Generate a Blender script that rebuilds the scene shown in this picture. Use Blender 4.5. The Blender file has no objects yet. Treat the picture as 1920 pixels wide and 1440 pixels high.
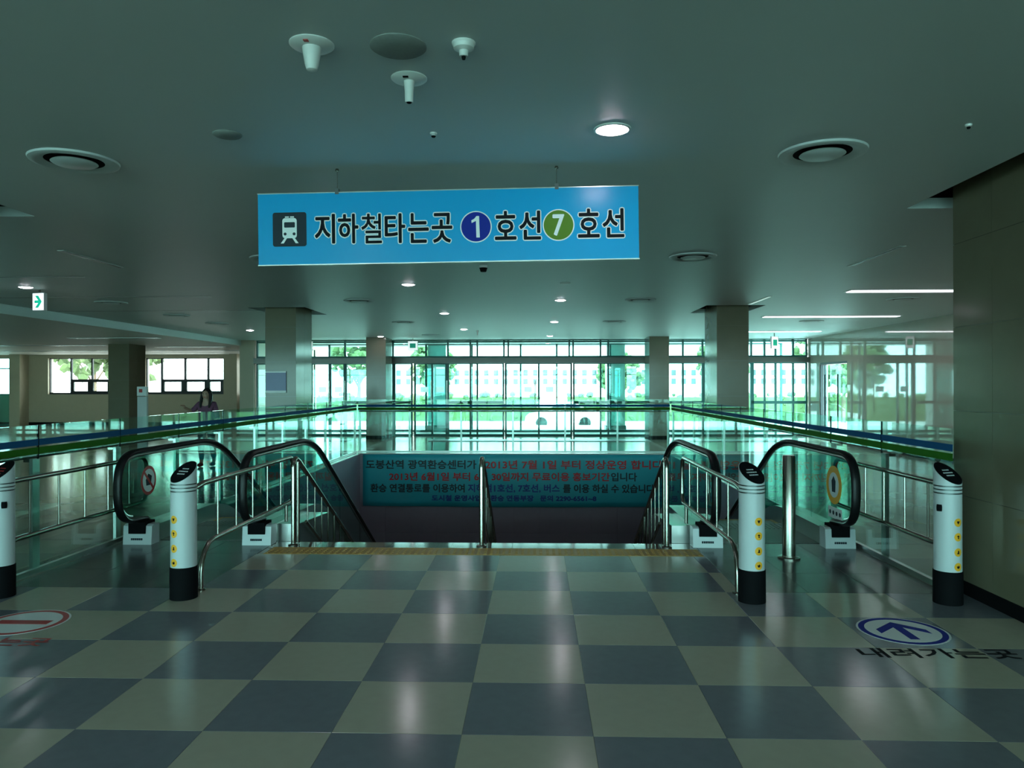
import bpy, bmesh, math, random
from mathutils import Vector, Matrix
random.seed(7)
SC = bpy.context.scene
COL = SC.collection
PI = math.pi
R = math.radians

# ------------------------------------------------------------------ camera, sky, light, exposure
cam_d = bpy.data.cameras.new('camera')
cam_d.sensor_width = 36.0
cam_d.lens = 1403.19 / 1920 * 36.0
cam_d.clip_start = 0.05
cam_d.clip_end = 400
cam = bpy.data.objects.new('camera', cam_d)
COL.objects.link(cam)
yaw, pit, rol = -0.0325, 0.0018, -0.0013
fw = Vector((math.sin(yaw) * math.cos(pit), math.cos(yaw) * math.cos(pit), math.sin(pit)))
rt = Vector((math.cos(yaw), -math.sin(yaw), 0))
up = rt.cross(fw)
rr = rt * math.cos(rol) + up * math.sin(rol)
uu = up * math.cos(rol) - rt * math.sin(rol)
M = Matrix((rr, uu, -fw)).transposed().to_4x4()
M.translation = Vector((0.3427, -3.4087, 1.5928))
cam.matrix_world = M
SC.camera = cam

world = bpy.data.worlds.new('sky')
SC.world = world
world.use_nodes = True
bg = world.node_tree.nodes['Background']
bg.inputs[0].default_value = (0.84, 0.98, 1.0, 1)      # even bright overcast
bg.inputs[1].default_value = 19.0

sun_d = bpy.data.lights.new('sun', 'SUN')
sun_d.energy = 20.0
sun_d.angle = R(3)
sun_d.color = (1.0, 0.97, 0.9)
sun = bpy.data.objects.new('sun', sun_d)
COL.objects.link(sun)
sun.rotation_euler = (R(28), R(22), 0)                  # from behind the hall, high

def portal(loc, rot, sx, sy):
    d = bpy.data.lights.new('daylight_portal', 'AREA')
    d.shape = 'RECTANGLE'; d.size = sx; d.size_y = sy
    d.cycles.is_portal = True
    o = bpy.data.objects.new('daylight_portal', d)
    COL.objects.link(o); o.location = loc; o.rotation_euler = rot
portal((0, 23.0, 1.4), (R(-90), 0, 0), 18, 3.4)         # far glass front
portal((-15.5, 26.75, 1.9), (R(-90), 0, 0), 13, 2.2)    # windows of the left far wall
portal((-4, -14.4, 1.5), (R(90), 0, 0), 26, 3.0)        # glass front behind the viewer

SC.view_settings.view_transform = 'Standard'
SC.view_settings.look = 'None'
SC.view_settings.exposure = -0.42
SC.view_settings.gamma = 1.0
SC.view_settings.use_curve_mapping = False
cy = SC.cycles
cy.use_denoising = True
cy.max_bounces = 10
cy.diffuse_bounces = 5
cy.glossy_bounces = 5
cy.transparent_max_bounces = 64
cy.caustics_reflective = False
cy.caustics_refractive = False
cy.sample_clamp_indirect = 6.0

# ------------------------------------------------------------------ materials
def mat(name, c, rough=0.5, metal=0.0, var=0.06, scale=6.0, spec=0.5, emit=None, bump=0.0, c2=None):
    m = bpy.data.materials.new(name); m.use_nodes = True
    nt = m.node_tree; b = nt.nodes['Principled BSDF']
    tc = nt.nodes.new('ShaderNodeTexCoord')
    n = nt.nodes.new('ShaderNodeTexNoise'); n.inputs['Scale'].default_value = scale
    n.inputs['Detail'].default_value = 4
    nt.links.new(tc.outputs['Object'], n.inputs['Vector'])
    mx = nt.nodes.new('ShaderNodeMix'); mx.data_type = 'RGBA'
    d = c2 if c2 else tuple(max(0, v * (1 - 2 * var)) for v in c)
    mx.inputs[6].default_value = (*c, 1); mx.inputs[7].default_value = (*d, 1)
    nt.links.new(n.outputs[0], mx.inputs[0])
    nt.links.new(mx.outputs[2], b.inputs['Base Color'])
    b.inputs['Roughness'].default_value = rough
    b.inputs['Metallic'].default_value = metal
    b.inputs['Specular IOR Level'].default_value = spec
    if emit:
        b.inputs['Emission Color'].default_value = (*emit[0], 1)
        b.inputs['Emission Strength'].default_value = emit[1]
    if bump:
        bp = nt.nodes.new('ShaderNodeBump'); bp.inputs['Strength'].default_value = bump
        bp.inputs['Distance'].default_value = 0.01
        nt.links.new(n.outputs[0], bp.inputs['Height']); nt.links.new(bp.outputs[0], b.inputs['Normal'])
    return m

def glass(name, tint, refl=1.0, rough=0.0):
    m = bpy.data.materials.new(name); m.use_nodes = True
    nt = m.node_tree; nt.nodes.clear()
    out = nt.nodes.new('ShaderNodeOutputMaterial')
    mx = nt.nodes.new('ShaderNodeMixShader')
    tr = nt.nodes.new('ShaderNodeBsdfTransparent'); tr.inputs[0].default_value = (*[v ** 0.5 for v in tint], 1)
    gl = nt.nodes.new('ShaderNodeBsdfGlossy'); gl.inputs['Roughness'].default_value = rough
    gl.inputs[0].default_value = (refl * .9, refl, refl * .97, 1)
    geo = nt.nodes.new('ShaderNodeNewGeometry')
    mr = nt.nodes.new('ShaderNodeMapRange')
    mr.inputs['To Min'].default_value = 1.5; mr.inputs['To Max'].default_value = 1 / 1.5
    nt.links.new(geo.outputs['Backfacing'], mr.inputs['Value'])
    fr = nt.nodes.new('ShaderNodeFresnel')
    nt.links.new(mr.outputs[0], fr.inputs['IOR'])
    nt.links.new(fr.outputs[0], mx.inputs[0])
    nt.links.new(tr.outputs[0], mx.inputs[1]); nt.links.new(gl.outputs[0], mx.inputs[2])
    nt.links.new(mx.outputs[0], out.inputs[0])
    return m

def floor_mat(name, a, b, size, rough):
    m = mat(name, a, rough, var=0.05, scale=3.0)
    nt = m.node_tree; bs = nt.nodes['Principled BSDF']
    mx = [n for n in nt.nodes if n.bl_idname == 'ShaderNodeMix'][0]
    geo = nt.nodes.new('ShaderNodeNewGeometry')
    ck = nt.nodes.new('ShaderNodeTexChecker'); ck.inputs['Scale'].default_value = 1 / size
    mp = nt.nodes.new('ShaderNodeVectorMath'); mp.operation = 'ADD'; mp.inputs[1].default_value = (60.0001, 60.0001, 0.001)
    nt.links.new(geo.outputs['Position'], mp.inputs[0]); nt.links.new(mp.outputs[0], ck.inputs['Vector'])
    ck.inputs[1].default_value = (*a, 1); ck.inputs[2].default_value = (*b, 1)
    m2 = nt.nodes.new('ShaderNodeMix'); m2.data_type = 'RGBA'; m2.blend_type = 'MULTIPLY'; m2.inputs[0].default_value = .12
    n = [k for k in nt.nodes if k.bl_idname == 'ShaderNodeTexNoise'][0]
    nt.links.new(ck.outputs[0], m2.inputs[6]); nt.links.new(n.outputs[0], m2.inputs[7])
    nt.links.new(m2.outputs[2], bs.inputs['Base Color'])
    return m

M_ = {}
M_['ceil'] = mat('ceiling_paint', (0.56, 0.61, 0.61), 0.48, var=.02, scale=2)
M_['ceil_low'] = mat('low_ceiling_paint', (0.66, 0.63, 0.58), 0.6, var=.02, scale=2)
M_['roof'] = mat('concrete', (0.25, 0.25, 0.25), 0.9)
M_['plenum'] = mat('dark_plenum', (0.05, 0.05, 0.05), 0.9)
M_['tile_d'] = mat('blue_grey_tile', (0.20, 0.215, 0.245), 0.17, var=.10, scale=14)
M_['tile_l'] = mat('beige_tile', (0.46, 0.43, 0.345), 0.17, var=.06, scale=14)
M_['tile_b'] = mat('dark_granite', (0.085, 0.092, 0.10), 0.2, var=.2, scale=40)
M_['edge'] = mat('polished_edge_stone', (0.22, 0.21, 0.18), 0.08, var=.12, scale=30)
M_['tactile'] = mat('yellow_tactile', (0.52, 0.30, 0.08), 0.5, var=.1)
M_['floor'] = floor_mat('hall_floor', (0.36, 0.34, 0.27), (0.30, 0.29, 0.24), 0.6, 0.13)
M_['grout'] = mat('grout', (0.2, 0.19, 0.16), 0.8)
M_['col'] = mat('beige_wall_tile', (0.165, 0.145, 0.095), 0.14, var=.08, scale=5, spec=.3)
M_['wall'] = mat('beige_wall', (0.42, 0.36, 0.26), 0.45, var=.05)
M_['wallr'] = mat('polished_wall_tile', (0.36, 0.32, 0.27), 0.03, var=.05, scale=3, spec=.8)
M_['lilac'] = mat('lilac_panel', (0.38, 0.34, 0.42), 0.22, var=.06)
M_['black'] = mat('black_plastic', (0.006, 0.006, 0.007), 0.7, spec=.04)
M_['rubber'] = mat('black_rubber', (0.007, 0.007, 0.008), 0.4, spec=.3)
M_['white'] = mat('white_enamel', (0.56, 0.59, 0.60), 0.28, var=.02)
M_['wplast'] = mat('white_plastic', (0.70, 0.72, 0.70), 0.4, var=.02)
M_['steel'] = mat('brushed_steel', (0.36, 0.345, 0.30), 0.22, 1.0, var=.05, scale=30)
M_['steel_d'] = mat('dark_steel', (0.10, 0.11, 0.11), 0.35, 1.0)
M_['alu'] = mat('satin_aluminium', (0.50, 0.52, 0.50), 0.28, 1.0, var=.04)
M_['comb'] = mat('ribbed_metal', (0.10, 0.10, 0.095), 0.4, 0.8, var=.2, scale=40)
M_['yel'] = mat('yellow_line', (0.40, 0.22, 0.03), 0.5)
M_['orange'] = mat('yellow_sticker', (0.95, 0.43, 0.02), 0.5)
M_['red'] = mat('red_print', (0.50, 0.03, 0.03), 0.45)
M_['blue'] = mat('blue_film', (0.008, 0.085, 0.22), 0.75, spec=.15)
M_['green'] = mat('green_film', (0.025, 0.15, 0.008), 0.75, spec=.15)
M_['navy'] = mat('navy_print', (0.015, 0.03, 0.30), 0.6, spec=.1)
M_['line7'] = mat('olive_print', (0.12, 0.23, 0.03), 0.6, spec=.1)
M_['sign'] = mat('sky_blue_panel', (0.002, 0.33, 0.66), 0.25, var=.02, spec=.3)
M_['ink'] = mat('black_ink', (0.008, 0.010, 0.014), 0.6, spec=.08)
M_['slate'] = mat('slate_print', (0.03, 0.042, 0.055), 0.6, spec=.1)
M_['paper'] = mat('white_print', (0.78, 0.80, 0.80), 0.4, var=.01)
M_['banner'] = mat('teal_vinyl', (0.02, 0.44, 0.55), 0.45, var=.08, scale=1.5)
M_['bred'] = mat('banner_red', (0.60, 0.02, 0.03), 0.5)
M_['bblue'] = mat('banner_blue', (0.01, 0.05, 0.30), 0.5)
M_['bdark'] = mat('banner_dark', (0.01, 0.03, 0.04), 0.5)
M_['frame'] = mat('window_frame', (0.02, 0.13, 0.115), 0.5)
M_['frame_b'] = mat('black_window_frame', (0.012, 0.014, 0.018), 0.45)
M_['beam'] = mat('bronze_beam', (0.085, 0.078, 0.066), 0.3, 0.2)
M_['g_fac'] = glass('facade_glass', (0.49, 0.93, 0.90))
M_['g_clear'] = glass('window_glass', (0.90, 0.97, 0.95))
M_['g_rail'] = glass('railing_glass', (0.76, 0.93, 0.89))
M_['g_esc'] = glass('escalator_glass', (0.30, 0.58, 0.48))
M_['lamp'] = mat('lamp_diffuser', (0.9, 0.9, 0.9), 0.4, emit=((0.95, 0.90, 1.0), 65.0))
M_['tubel'] = mat('tube_diffuser', (0.9, 0.9, 0.9), 0.4, emit=((0.93, 0.93, 1.0), 5.0))
M_['exitw'] = mat('exit_sign_face', (0.9, 0.9, 0.9), 0.4, emit=((0.9, 1.0, 1.0), 1.0))
M_['exitg'] = mat('exit_sign_green', (0.0, 0.35, 0.2), 0.4, emit=((0.0, 0.5, 0.33), 0.3))
M_['slot'] = mat('slot_lamp', (0.8, 0.9, 0.85), 0.4, emit=((0.75, 1.0, 0.92), 0.7))
M_['skin'] = mat('skin', (0.42, 0.26, 0.19), 0.5)
M_['hair'] = mat('dark_hair', (0.01, 0.008, 0.008), 0.4)
M_['plaid'] = mat('purple_shirt', (0.20, 0.06, 0.11), 0.8, c2=(0.08, 0.04, 0.09), scale=25)
M_['denim'] = mat('dark_trousers', (0.02, 0.025, 0.035), 0.8)
M_['asphalt'] = mat('pale_paving', (0.42, 0.42, 0.40), 0.9, var=.08, scale=.6)
M_['leaf'] = mat('leaves', (0.045, 0.085, 0.022), 0.7, c2=(0.08, 0.13, 0.045), scale=5)
M_['bark'] = mat('bark', (0.12, 0.09, 0.06), 0.9)
M_['bldg'] = mat('white_building', (0.75, 0.75, 0.74), 0.8, var=.03)
M_['bwin'] = mat('building_window', (0.05, 0.06, 0.07), 0.3)
M_['refl_panel'] = mat('lilac_reflection', (0.22, 0.24, 0.40), 0.4)  # colour of a reflection, painted on a panel
M_['carpaint'] = mat('white_car_paint', (0.80, 0.81, 0.82), 0.2)
M_['grille'] = mat('grey_grille', (0.26, 0.29, 0.28), 0.75, spec=.2, scale=60, var=.1)
M_['frost'] = glass('frosted_panel', (0.45, 0.72, 0.74), rough=.2)

# ------------------------------------------------------------------ mesh helpers
class MB:
    def __init__(s): s.v = []; s.f = []
    def add(s, v, f):
        o = len(s.v); s.v += [tuple(p) for p in v]; s.f += [[i + o for i in q] for q in f]; return s
    def box(s, x0, x1, y0, y1, z0, z1):
        v = [(x0, y0, z0), (x1, y0, z0), (x1, y1, z0), (x0, y1, z0), (x0, y0, z1), (x1, y0, z1), (x1, y1, z1), (x0, y1, z1)]
        return s.add(v, [[3, 2, 1, 0], [4, 5, 6, 7], [0, 1, 5, 4], [1, 2, 6, 5], [2, 3, 7, 6], [3, 0, 4, 7]])
    def chamf(s, x0, x1, y0, y1, z0, z1, c):
        """box with a chamfered top edge"""
        v = [(x0, y0, z0), (x1, y0, z0), (x1, y1, z0), (x0, y1, z0), (x0, y0, z1 - c), (x1, y0, z1 - c), (x1, y1, z1 - c), (x0, y1, z1 - c),
             (x0 + c, y0 + c, z1), (x1 - c, y0 + c, z1), (x1 - c, y1 - c, z1), (x0 + c, y1 - c, z1)]
        f = [[3, 2, 1, 0], [8, 9, 10, 11]]
        for i in range(4):
            j = (i + 1) % 4
            f += [[i, j, 4 + j, 4 + i], [4 + i, 4 + j, 8 + j, 8 + i]]
        return s.add(v, f)
    def tube(s, path, r, n=10, cap=True, sx=1.0):
        P = [Vector(p) for p in path]; t0 = (P[1] - P[0]).normalized()
        a = Vector((1, 0, 0)) if abs(t0.x) < .9 else Vector((0, 0, 1))
        u = (a - t0 * a.dot(t0)).normalized(); v = []
        for i, p in enumerate(P):
            t = (P[min(i + 1, len(P) - 1)] - P[max(i - 1, 0)]).normalized()
            u = (u - t * u.dot(t)).normalized(); w = t.cross(u)
            ri = r[i] if isinstance(r, (list, tuple)) else r
            for k in range(n):
                q = 2 * PI * k / n
                v.append(p + u * (math.cos(q) * ri * sx) + w * (math.sin(q) * ri))
        f = []
        for i in range(len(P) - 1):
            for k in range(n):
                k2 = (k + 1) % n
                f.append([i * n + k, i * n + k2, (i + 1) * n + k2, (i + 1) * n + k])
        if cap:
            f += [list(range(n))[::-1], [(len(P) - 1) * n + k for k in range(n)]]
        return s.add(v, f)
    def lathe(s, prof, c=(0, 0, 0), n=24, cap=True):
        v = [];
        for r_, z in prof:
            for k in range(n):
                q = 2 * PI * k / n
                v.append((c[0] + r_ * math.cos(q), c[1] + r_ * math.sin(q), c[2] + z))
        f = []
        for i in range(len(prof) - 1):
            for k in range(n):
                k2 = (k + 1) % n
                f.append([i * n + k, i * n + k2, (i + 1) * n + k2, (i + 1) * n + k])
        if cap:
            f += [list(range(n))[::-1], [(len(prof) - 1) * n + k for k in range(n)]]
        return s.add(v, f)
    def prism_x(s, poly, x0, x1):
        """polygon in (y,z) extruded along x"""
        n = len(poly)
        v = [(x0, y, z) for y, z in poly] + [(x1, y, z) for y, z in poly]
        return s.add(v, [list(range(n))[::-1], [n + i for i in range(n)]] + [[i, (i + 1) % n, n + (i + 1) % n, n + i] for i in range(n)])
    def prism_y(s, poly, y0, y1):
        """polygon in (x,z) extruded along y"""
        n = len(poly)
        v = [(x, y0, z) for x, z in poly] + [(x, y1, z) for x, z in poly]
        return s.add(v, [list(range(n)), [n + i for i in range(n)][::-1]] + [[(i + 1) % n, i, n + i, n + (i + 1) % n] for i in range(n)])
    def prism_z(s, poly, z0, z1):
        n = len(poly)
        v = [(x, y, z0) for x, y in poly] + [(x, y, z1) for x, y in poly]
        return s.add(v, [list(range(n))[::-1], [n + i for i in range(n)]] + [[i, (i + 1) % n, n + (i + 1) % n, n + i] for i in range(n)])
    def ico(s, c, r, sub=1, jit=0.0, sq=(1, 1, 1)):
        bm = bmesh.new(); bmesh.ops.create_icosphere(bm, subdivisions=sub, radius=1)
        v = []
        for p in bm.verts:
            k = r * (1 + random.uniform(-jit, jit))
            v.append((c[0] + p.co.x * k * sq[0], c[1] + p.co.y * k * sq[1], c[2] + p.co.z * k * sq[2]))
        f = [[q.index for q in g.verts] for g in bm.faces]
        bm.free(); return s.add(v, f)
    def mesh(s, name, off=(0, 0, 0), smooth=False, fix=True):
        me = bpy.data.meshes.new(name)
        me.from_pydata([(x - off[0], y - off[1], z - off[2]) for x, y, z in s.v], [], s.f)
        if fix:
            bm = bmesh.new(); bm.from_mesh(me); bmesh.ops.recalc_face_normals(bm, faces=bm.faces); bm.to_mesh(me); bm.free()
        if smooth:
            me.polygons.foreach_set('use_smooth', [True] * len(me.polygons))
            try: me.set_sharp_from_angle(angle=R(40))
            except Exception: pass
        return me
    def build(s, name, m, parent=None, smooth=False):
        """parts are given in world coordinates; root(parent) supplies the offset"""
        off = (0, 0, 0)
        if parent is not None:
            q = parent
            while q.parent: q = q.parent
            off = q.location
        o = bpy.data.objects.new(name, s.mesh(name, off, smooth))
        o.data.materials.append(M_[m]); COL.objects.link(o)
        if parent is not None: o.parent = parent
        return o

def tag(o, label=None, cat=None, group=None, kind=None):
    if label: o['label'] = label
    if cat: o['category'] = cat
    if group: o['group'] = group
    if kind: o['kind'] = kind
    return o
def empty(name, loc, label=None, cat=None, group=None, kind=None, rz=0):
    o = bpy.data.objects.new(name, None); o.empty_display_size = .1
    COL.objects.link(o); o.location = loc; o.rotation_euler = (0, 0, rz)
    return tag(o, label, cat, group, kind)
def copy_tree(o, loc=None, parent=None, label=None):
    c = o.copy(); COL.objects.link(c)
    if parent is not None: c.parent = parent
    if loc is not None: c.location = loc
    if label: c['label'] = label
    for ch in list(o.children): copy_tree(ch, None, c)
    return c
def link(name, me, m, parent, loc=(0, 0, 0)):
    o = bpy.data.objects.new(name, me)
    if not me.materials: me.materials.append(M_[m])
    COL.objects.link(o); o.parent = parent; o.location = loc
    return o
def arc(c, r, a0, a1, n):
    return [(c[0] + r * math.cos(R(a0 + (a1 - a0) * i / n)), c[1] + r * math.sin(R(a0 + (a1 - a0) * i / n))) for i in range(n + 1)]

def text_mesh(name, body, w=None, h=None, offset=0.0, center=True):
    """lettering as flat mesh in the xy plane, fitted to width w and height h"""
    c = bpy.data.curves.new(name, 'FONT'); c.body = body; c.size = 1; c.offset = offset; c.resolution_u = 3
    o = bpy.data.objects.new(name, c); COL.objects.link(o)
    dg = bpy.context.evaluated_depsgraph_get(); dg.update()
    me = bpy.data.meshes.new_from_object(o.evaluated_get(dg))
    bpy.data.objects.remove(o); bpy.data.curves.remove(c)
    xs = [v.co.x for v in me.vertices]; ys = [v.co.y for v in me.vertices]
    x0, x1, y0, y1 = min(xs), max(xs), min(ys), max(ys)
    sx = (w / (x1 - x0)) if w else None; sy = (h / (y1 - y0)) if h else None
    sx = sx or sy; sy = sy or sx
    for v in me.vertices:
        v.co.x = (v.co.x - (x0 + x1) / 2) * sx; v.co.y = (v.co.y - (y0 + y1) / 2) * sy
    me.materials.clear()
    return me, (sx, sy)
def place_text(name, body, m, parent, mtx, w=None, h=None, offset=0.0, grow=0.0):
    me, s = text_mesh(name, body, w, h, offset)
    if grow:                     # heavier strokes: the outline laid down several times round a small circle
        v0 = [v.co.copy() for v in me.vertices]; f0 = [list(p.vertices) for p in me.polygons]
        mb = MB()
        for k in range(8):
            dx, dy = grow * math.cos(k * PI / 4), grow * math.sin(k * PI / 4)
            mb.add([(p.x + dx, p.y + dy, p.z + k * 2e-6) for p in v0], f0)
        me = mb.mesh(name, fix=False)
    me.transform(mtx)
    o = bpy.data.objects.new(name, me); me.materials.append(M_[m]); COL.objects.link(o)
    o.parent = parent
    return o
def facing_front(x, y, z):       # lettering that faces the viewer (-y)
    return Matrix.Translation((x, y, z)) @ Matrix.Rotation(R(90), 4, 'X')

H = 3.03            # ceiling of the hall
HL = 2.86           # lower ceiling on the left
OX0, OX1, OY0, OY1 = -3.80, 3.42, 4.20, 14.05   # stairwell opening
LOW = -4.3
FY = 20.2           # glass front
RX = 8.8            # right wall
BY = -14.0          # back end of the hall
LY = 26.4           # left far wall
COLS = [(-4.72, -4.14, 1.55, 2.55), (3.60, 4.22, 1.55, 2.55), (-4.72, -4.14, 10.42, 11.40), (3.65, 4.23, 10.42, 11.40),
        (-4.73, -4.14, 18.75, 19.70), (3.67, 4.25, 18.75, 19.70), (-12.56, -11.92, 18.75, 19.70), (-12.56, -11.92, 10.42, 11.40)]

# ------------------------------------------------------------------ floor
fl = MB()
def slab(x0, x1, y0, y1, z=-0.006): fl.box(x0, x1, y0, y1, -0.35, z)
slab(-24, OX0, BY, LY); slab(OX1, RX + .2, BY, FY + .1)
slab(OX0, OX1, BY, OY0 - .3); slab(OX0, OX1, OY0 - .3, OY0, -.02); slab(OX0, OX1, OY1, FY + .1)
floor = fl.build('floor', 'floor'); tag(floor, kind='structure')
def tile_mesh(w, d, h=.006): return MB().chamf(-w / 2, w / 2, -d / 2, d / 2, -.006, 0.0, .0012).mesh('floor_tile')
T = .6
full = {}
def tile(cx, cy_, w, d, m, name='floor_tile'):
    k = (round(w, 3), round(d, 3), m)
    if k not in full:
        full[k] = tile_mesh(w - .0016, d - .0016); full[k].materials.append(M_[m])
    return link(name, full[k], m, floor, (cx, cy_, 0))
AL, AR = -2.31, 1.91     # the dark aprons start here
def crop(i, j, x0, x1):
    a, b = max(i * T, x0), min((i + 1) * T, x1)
    if b - a < .02: return
    tile((a + b) / 2, (j + .5) * T, b - a, T, 'tile_d' if (i + j) % 2 == 0 else 'tile_l')
for j in range(-2, 6):
    for i in range(-7, 7):
        if j < 4: crop(i, j, -4.14, 3.60 if j in (2, 3) else 4.2)
        else: crop(i, j, AL, AR)
for k in range(3):       # dark granite in front of the escalators
    y0 = 2.4 + .6 * k; d = .6 if k < 2 else .6
    for (xa, xb) in ((-3.86, AL), (AR, 3.46)):
        n = 3; w = (xb - xa) / n
        for q in range(n): tile(xa + (q + .5) * w, y0 + d / 2, w, d, 'tile_b')
for (xa, xb) in ((-3.86, -4.14), (3.46, 3.60)):
    for k in range(3): tile((xa + xb) / 2, 2.4 + .6 * k + .3, abs(xb - xa), .6, 'edge', 'edge_stone')
for q in range(7):       # polished stone along the top step
    w = (AR - AL) / 7; e_ = tile(AL + (q + .5) * w, 4.05, w, .30, 'edge', 'edge_stone')
    e_.rotation_euler.x = -R(1.9); e_.location.z = -.005      # laid with a slight fall towards the stairs
tm = MB().chamf(-.149, .149, -.149, .149, -.006, .002, .001)
for a in range(5):
    for b in range(5):
        x, y = -.116 + a * .058, -.116 + b * .058
        tm.add([(x - .017, y - .017, .001), (x + .017, y - .017, .001), (x + .017, y + .017, .001), (x - .017, y + .017, .001),
                (x - .009, y - .009, .007), (x + .009, y - .009, .007), (x + .009, y + .009, .007), (x - .009, y + .009, .007)],
               [[4, 5, 6, 7], [0, 1, 5, 4], [1, 2, 6, 5], [2, 3, 7, 6], [3, 0, 4, 7]])
tme = tm.mesh('tactile_tile')
for k in range(14): link('tactile_tile', tme, 'tactile', floor, (-2.25 + .15 + .296 * k, 3.75, 0))
# stairwell walls and lower floor
def wall(name, m, *boxes):
    b = MB()
    for q in boxes: b.box(*q)
    return tag(b.build(name, m), kind='structure')
wall('wall_stairwell_far', 'lilac', (OX0 - .2, OX1 + .2, OY1, OY1 + .2, LOW, -.351), (OX0, OX1, OY1 - .012, OY1 + .1, -.36, -.012))
wall('wall_stairwell_left', 'lilac', (OX0 - .2, OX0, OY0, OY1, LOW, -.351), (OX0 - .1, OX0 + .012, OY0, OY1 - .012, -.36, -.012))
wall('wall_stairwell_right', 'lilac', (OX1, OX1 + .2, OY0, OY1, LOW, -.351), (OX1 - .012, OX1 + .1, OY0, OY1 - .012, -.36, -.012))
wall('wall_stairwell_front', 'roof', (OX0 - .2, OX1 + .2, OY0 - .2, OY0, LOW, -.351))
wall('floor_lower', 'floor', (OX0 - .2, OX1 + .2, OY0 - .2, OY1 + .2, LOW - .2, LOW))
# panel joints on the far stairwell wall: proud panels
wp = bpy.data.objects['wall_stairwell_far']
nP = 12; pw = (OX1 - OX0) / nP
pme = MB().chamf(-pw / 2 + .003, pw / 2 - .003, -.3 + .003, .3 - .003, -.01, .0, .002).mesh('wall_panel')
pme.transform(Matrix.Rotation(R(90), 4, 'X'))
for r_ in range(3):
    for q in range(nP): link('wall_panel', pme, 'lilac', wp, (OX0 + (q + .5) * pw, OY1 - .013, -.95 - .6 * r_ + -.0))

# ------------------------------------------------------------------ ceiling with a recess round each column
GAP = .24
def grid_ceiling(x0, x1, y0, y1, z, holes, mesh):
    xs = sorted({x0, x1, *[v for h in holes for v in h[:2]]}); ys = sorted({y0, y1, *[v for h in holes for v in h[2:]]})
    for a in range(len(xs) - 1):
        for b in range(len(ys) - 1):
            mx_, my_ = (xs[a] + xs[a + 1]) / 2, (ys[b] + ys[b + 1]) / 2
            if any(h[0] < mx_ < h[1] and h[2] < my_ < h[3] for h in holes): continue
            mesh.add([(xs[a], ys[b], z), (xs[a + 1], ys[b], z), (xs[a + 1], ys[b + 1], z), (xs[a], ys[b + 1], z)], [[3, 2, 1, 0]])
    for h in holes:
        X0, X1, Y0, Y1 = h
        v = [(X0, Y0, z), (X1, Y0, z), (X1, Y1, z), (X0, Y1, z), (X0, Y0, z + .085), (X1, Y0, z + .085), (X1, Y1, z + .085), (X0, Y1, z + .085)]
        mesh.add(v, [[0, 1, 5, 4], [1, 2, 6, 5], [2, 3, 7, 6], [3, 0, 4, 7]])
def hole(c): return (c[0] - GAP, c[1] + GAP, c[2] - GAP, c[3] + GAP)
cb = MB()
grid_ceiling(-9.0, RX + .2, BY, FY + .1, H, [hole(c) for c in COLS[:4]], cb)
cb.add([(-9, BY, HL), (-9, LY, HL), (-9, LY, H), (-9, BY, H)], [[0, 1, 2, 3]])
cei = cb.build('ceiling', 'ceil'); tag(cei, kind='structure')
cb = MB(); grid_ceiling(-24, -9.0, BY, LY + .3, HL, [], cb)
cl = cb.build('ceiling_low', 'ceil_low'); tag(cl, kind='structure')
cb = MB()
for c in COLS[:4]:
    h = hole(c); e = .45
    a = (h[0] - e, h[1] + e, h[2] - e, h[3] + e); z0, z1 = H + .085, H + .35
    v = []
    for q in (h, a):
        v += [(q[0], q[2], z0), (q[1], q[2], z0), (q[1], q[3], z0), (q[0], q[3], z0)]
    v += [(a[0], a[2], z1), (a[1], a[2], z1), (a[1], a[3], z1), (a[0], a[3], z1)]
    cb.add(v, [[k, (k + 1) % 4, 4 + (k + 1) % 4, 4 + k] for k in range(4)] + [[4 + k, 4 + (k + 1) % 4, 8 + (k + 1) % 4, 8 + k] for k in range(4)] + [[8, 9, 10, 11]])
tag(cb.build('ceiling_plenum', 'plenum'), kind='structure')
wall('roof', 'roof', (-24.3, RX + .4, BY - .4, FY + .6, H + .36, H + 3.5), (-24.3, -8.9, FY, LY + .4, H + .36, H + 3.5))

# ------------------------------------------------------------------ walls
wr = wall('wall_right', 'wallr', (RX, RX + .25, BY, 17.25, -.35, H), (RX, RX + .25, 19.25, FY, -.35, H), (RX, RX + .25, 17.25, 19.25, 2.25, H))
wall('baseboard_right', 'black', (RX - .012, RX, BY, 17.25, -.006, .1), (RX - .012, RX, 19.25, FY - .1, -.006, .1))
wall('wall_left', 'wall', (-24.25, -24, BY, LY, -.35, HL))
wall('wall_return', 'wall', (-9.05, -8.6, FY - .2, LY + .2, -.35, H))
SILL, WT = 1.25, 2.72
wall('wall_far', 'wall', (-24, -8.6, LY, LY + .35, -.35, SILL), (-24, -8.6, LY, LY + .35, WT, HL + .2),
     (-20.73, -19.51, LY, LY + .35, SILL, WT), (-16.2, -15.5, LY, LY + .35, SILL, WT), (-12.28, -11.55, LY, LY + .35, SILL, WT), (-10.9, -8.6, LY, LY + .35, SILL, WT))
wall('baseboard_far', 'black', (-24, -9.05, LY - .015, LY, -.006, .12))
tag(MB().box(-20.73, -20.30, LY - .55, LY, -.006, HL).box(-11.86, -11.55, LY - .45, LY, -.006, HL).build('wall_pier', 'wall'), kind='structure')

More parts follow.
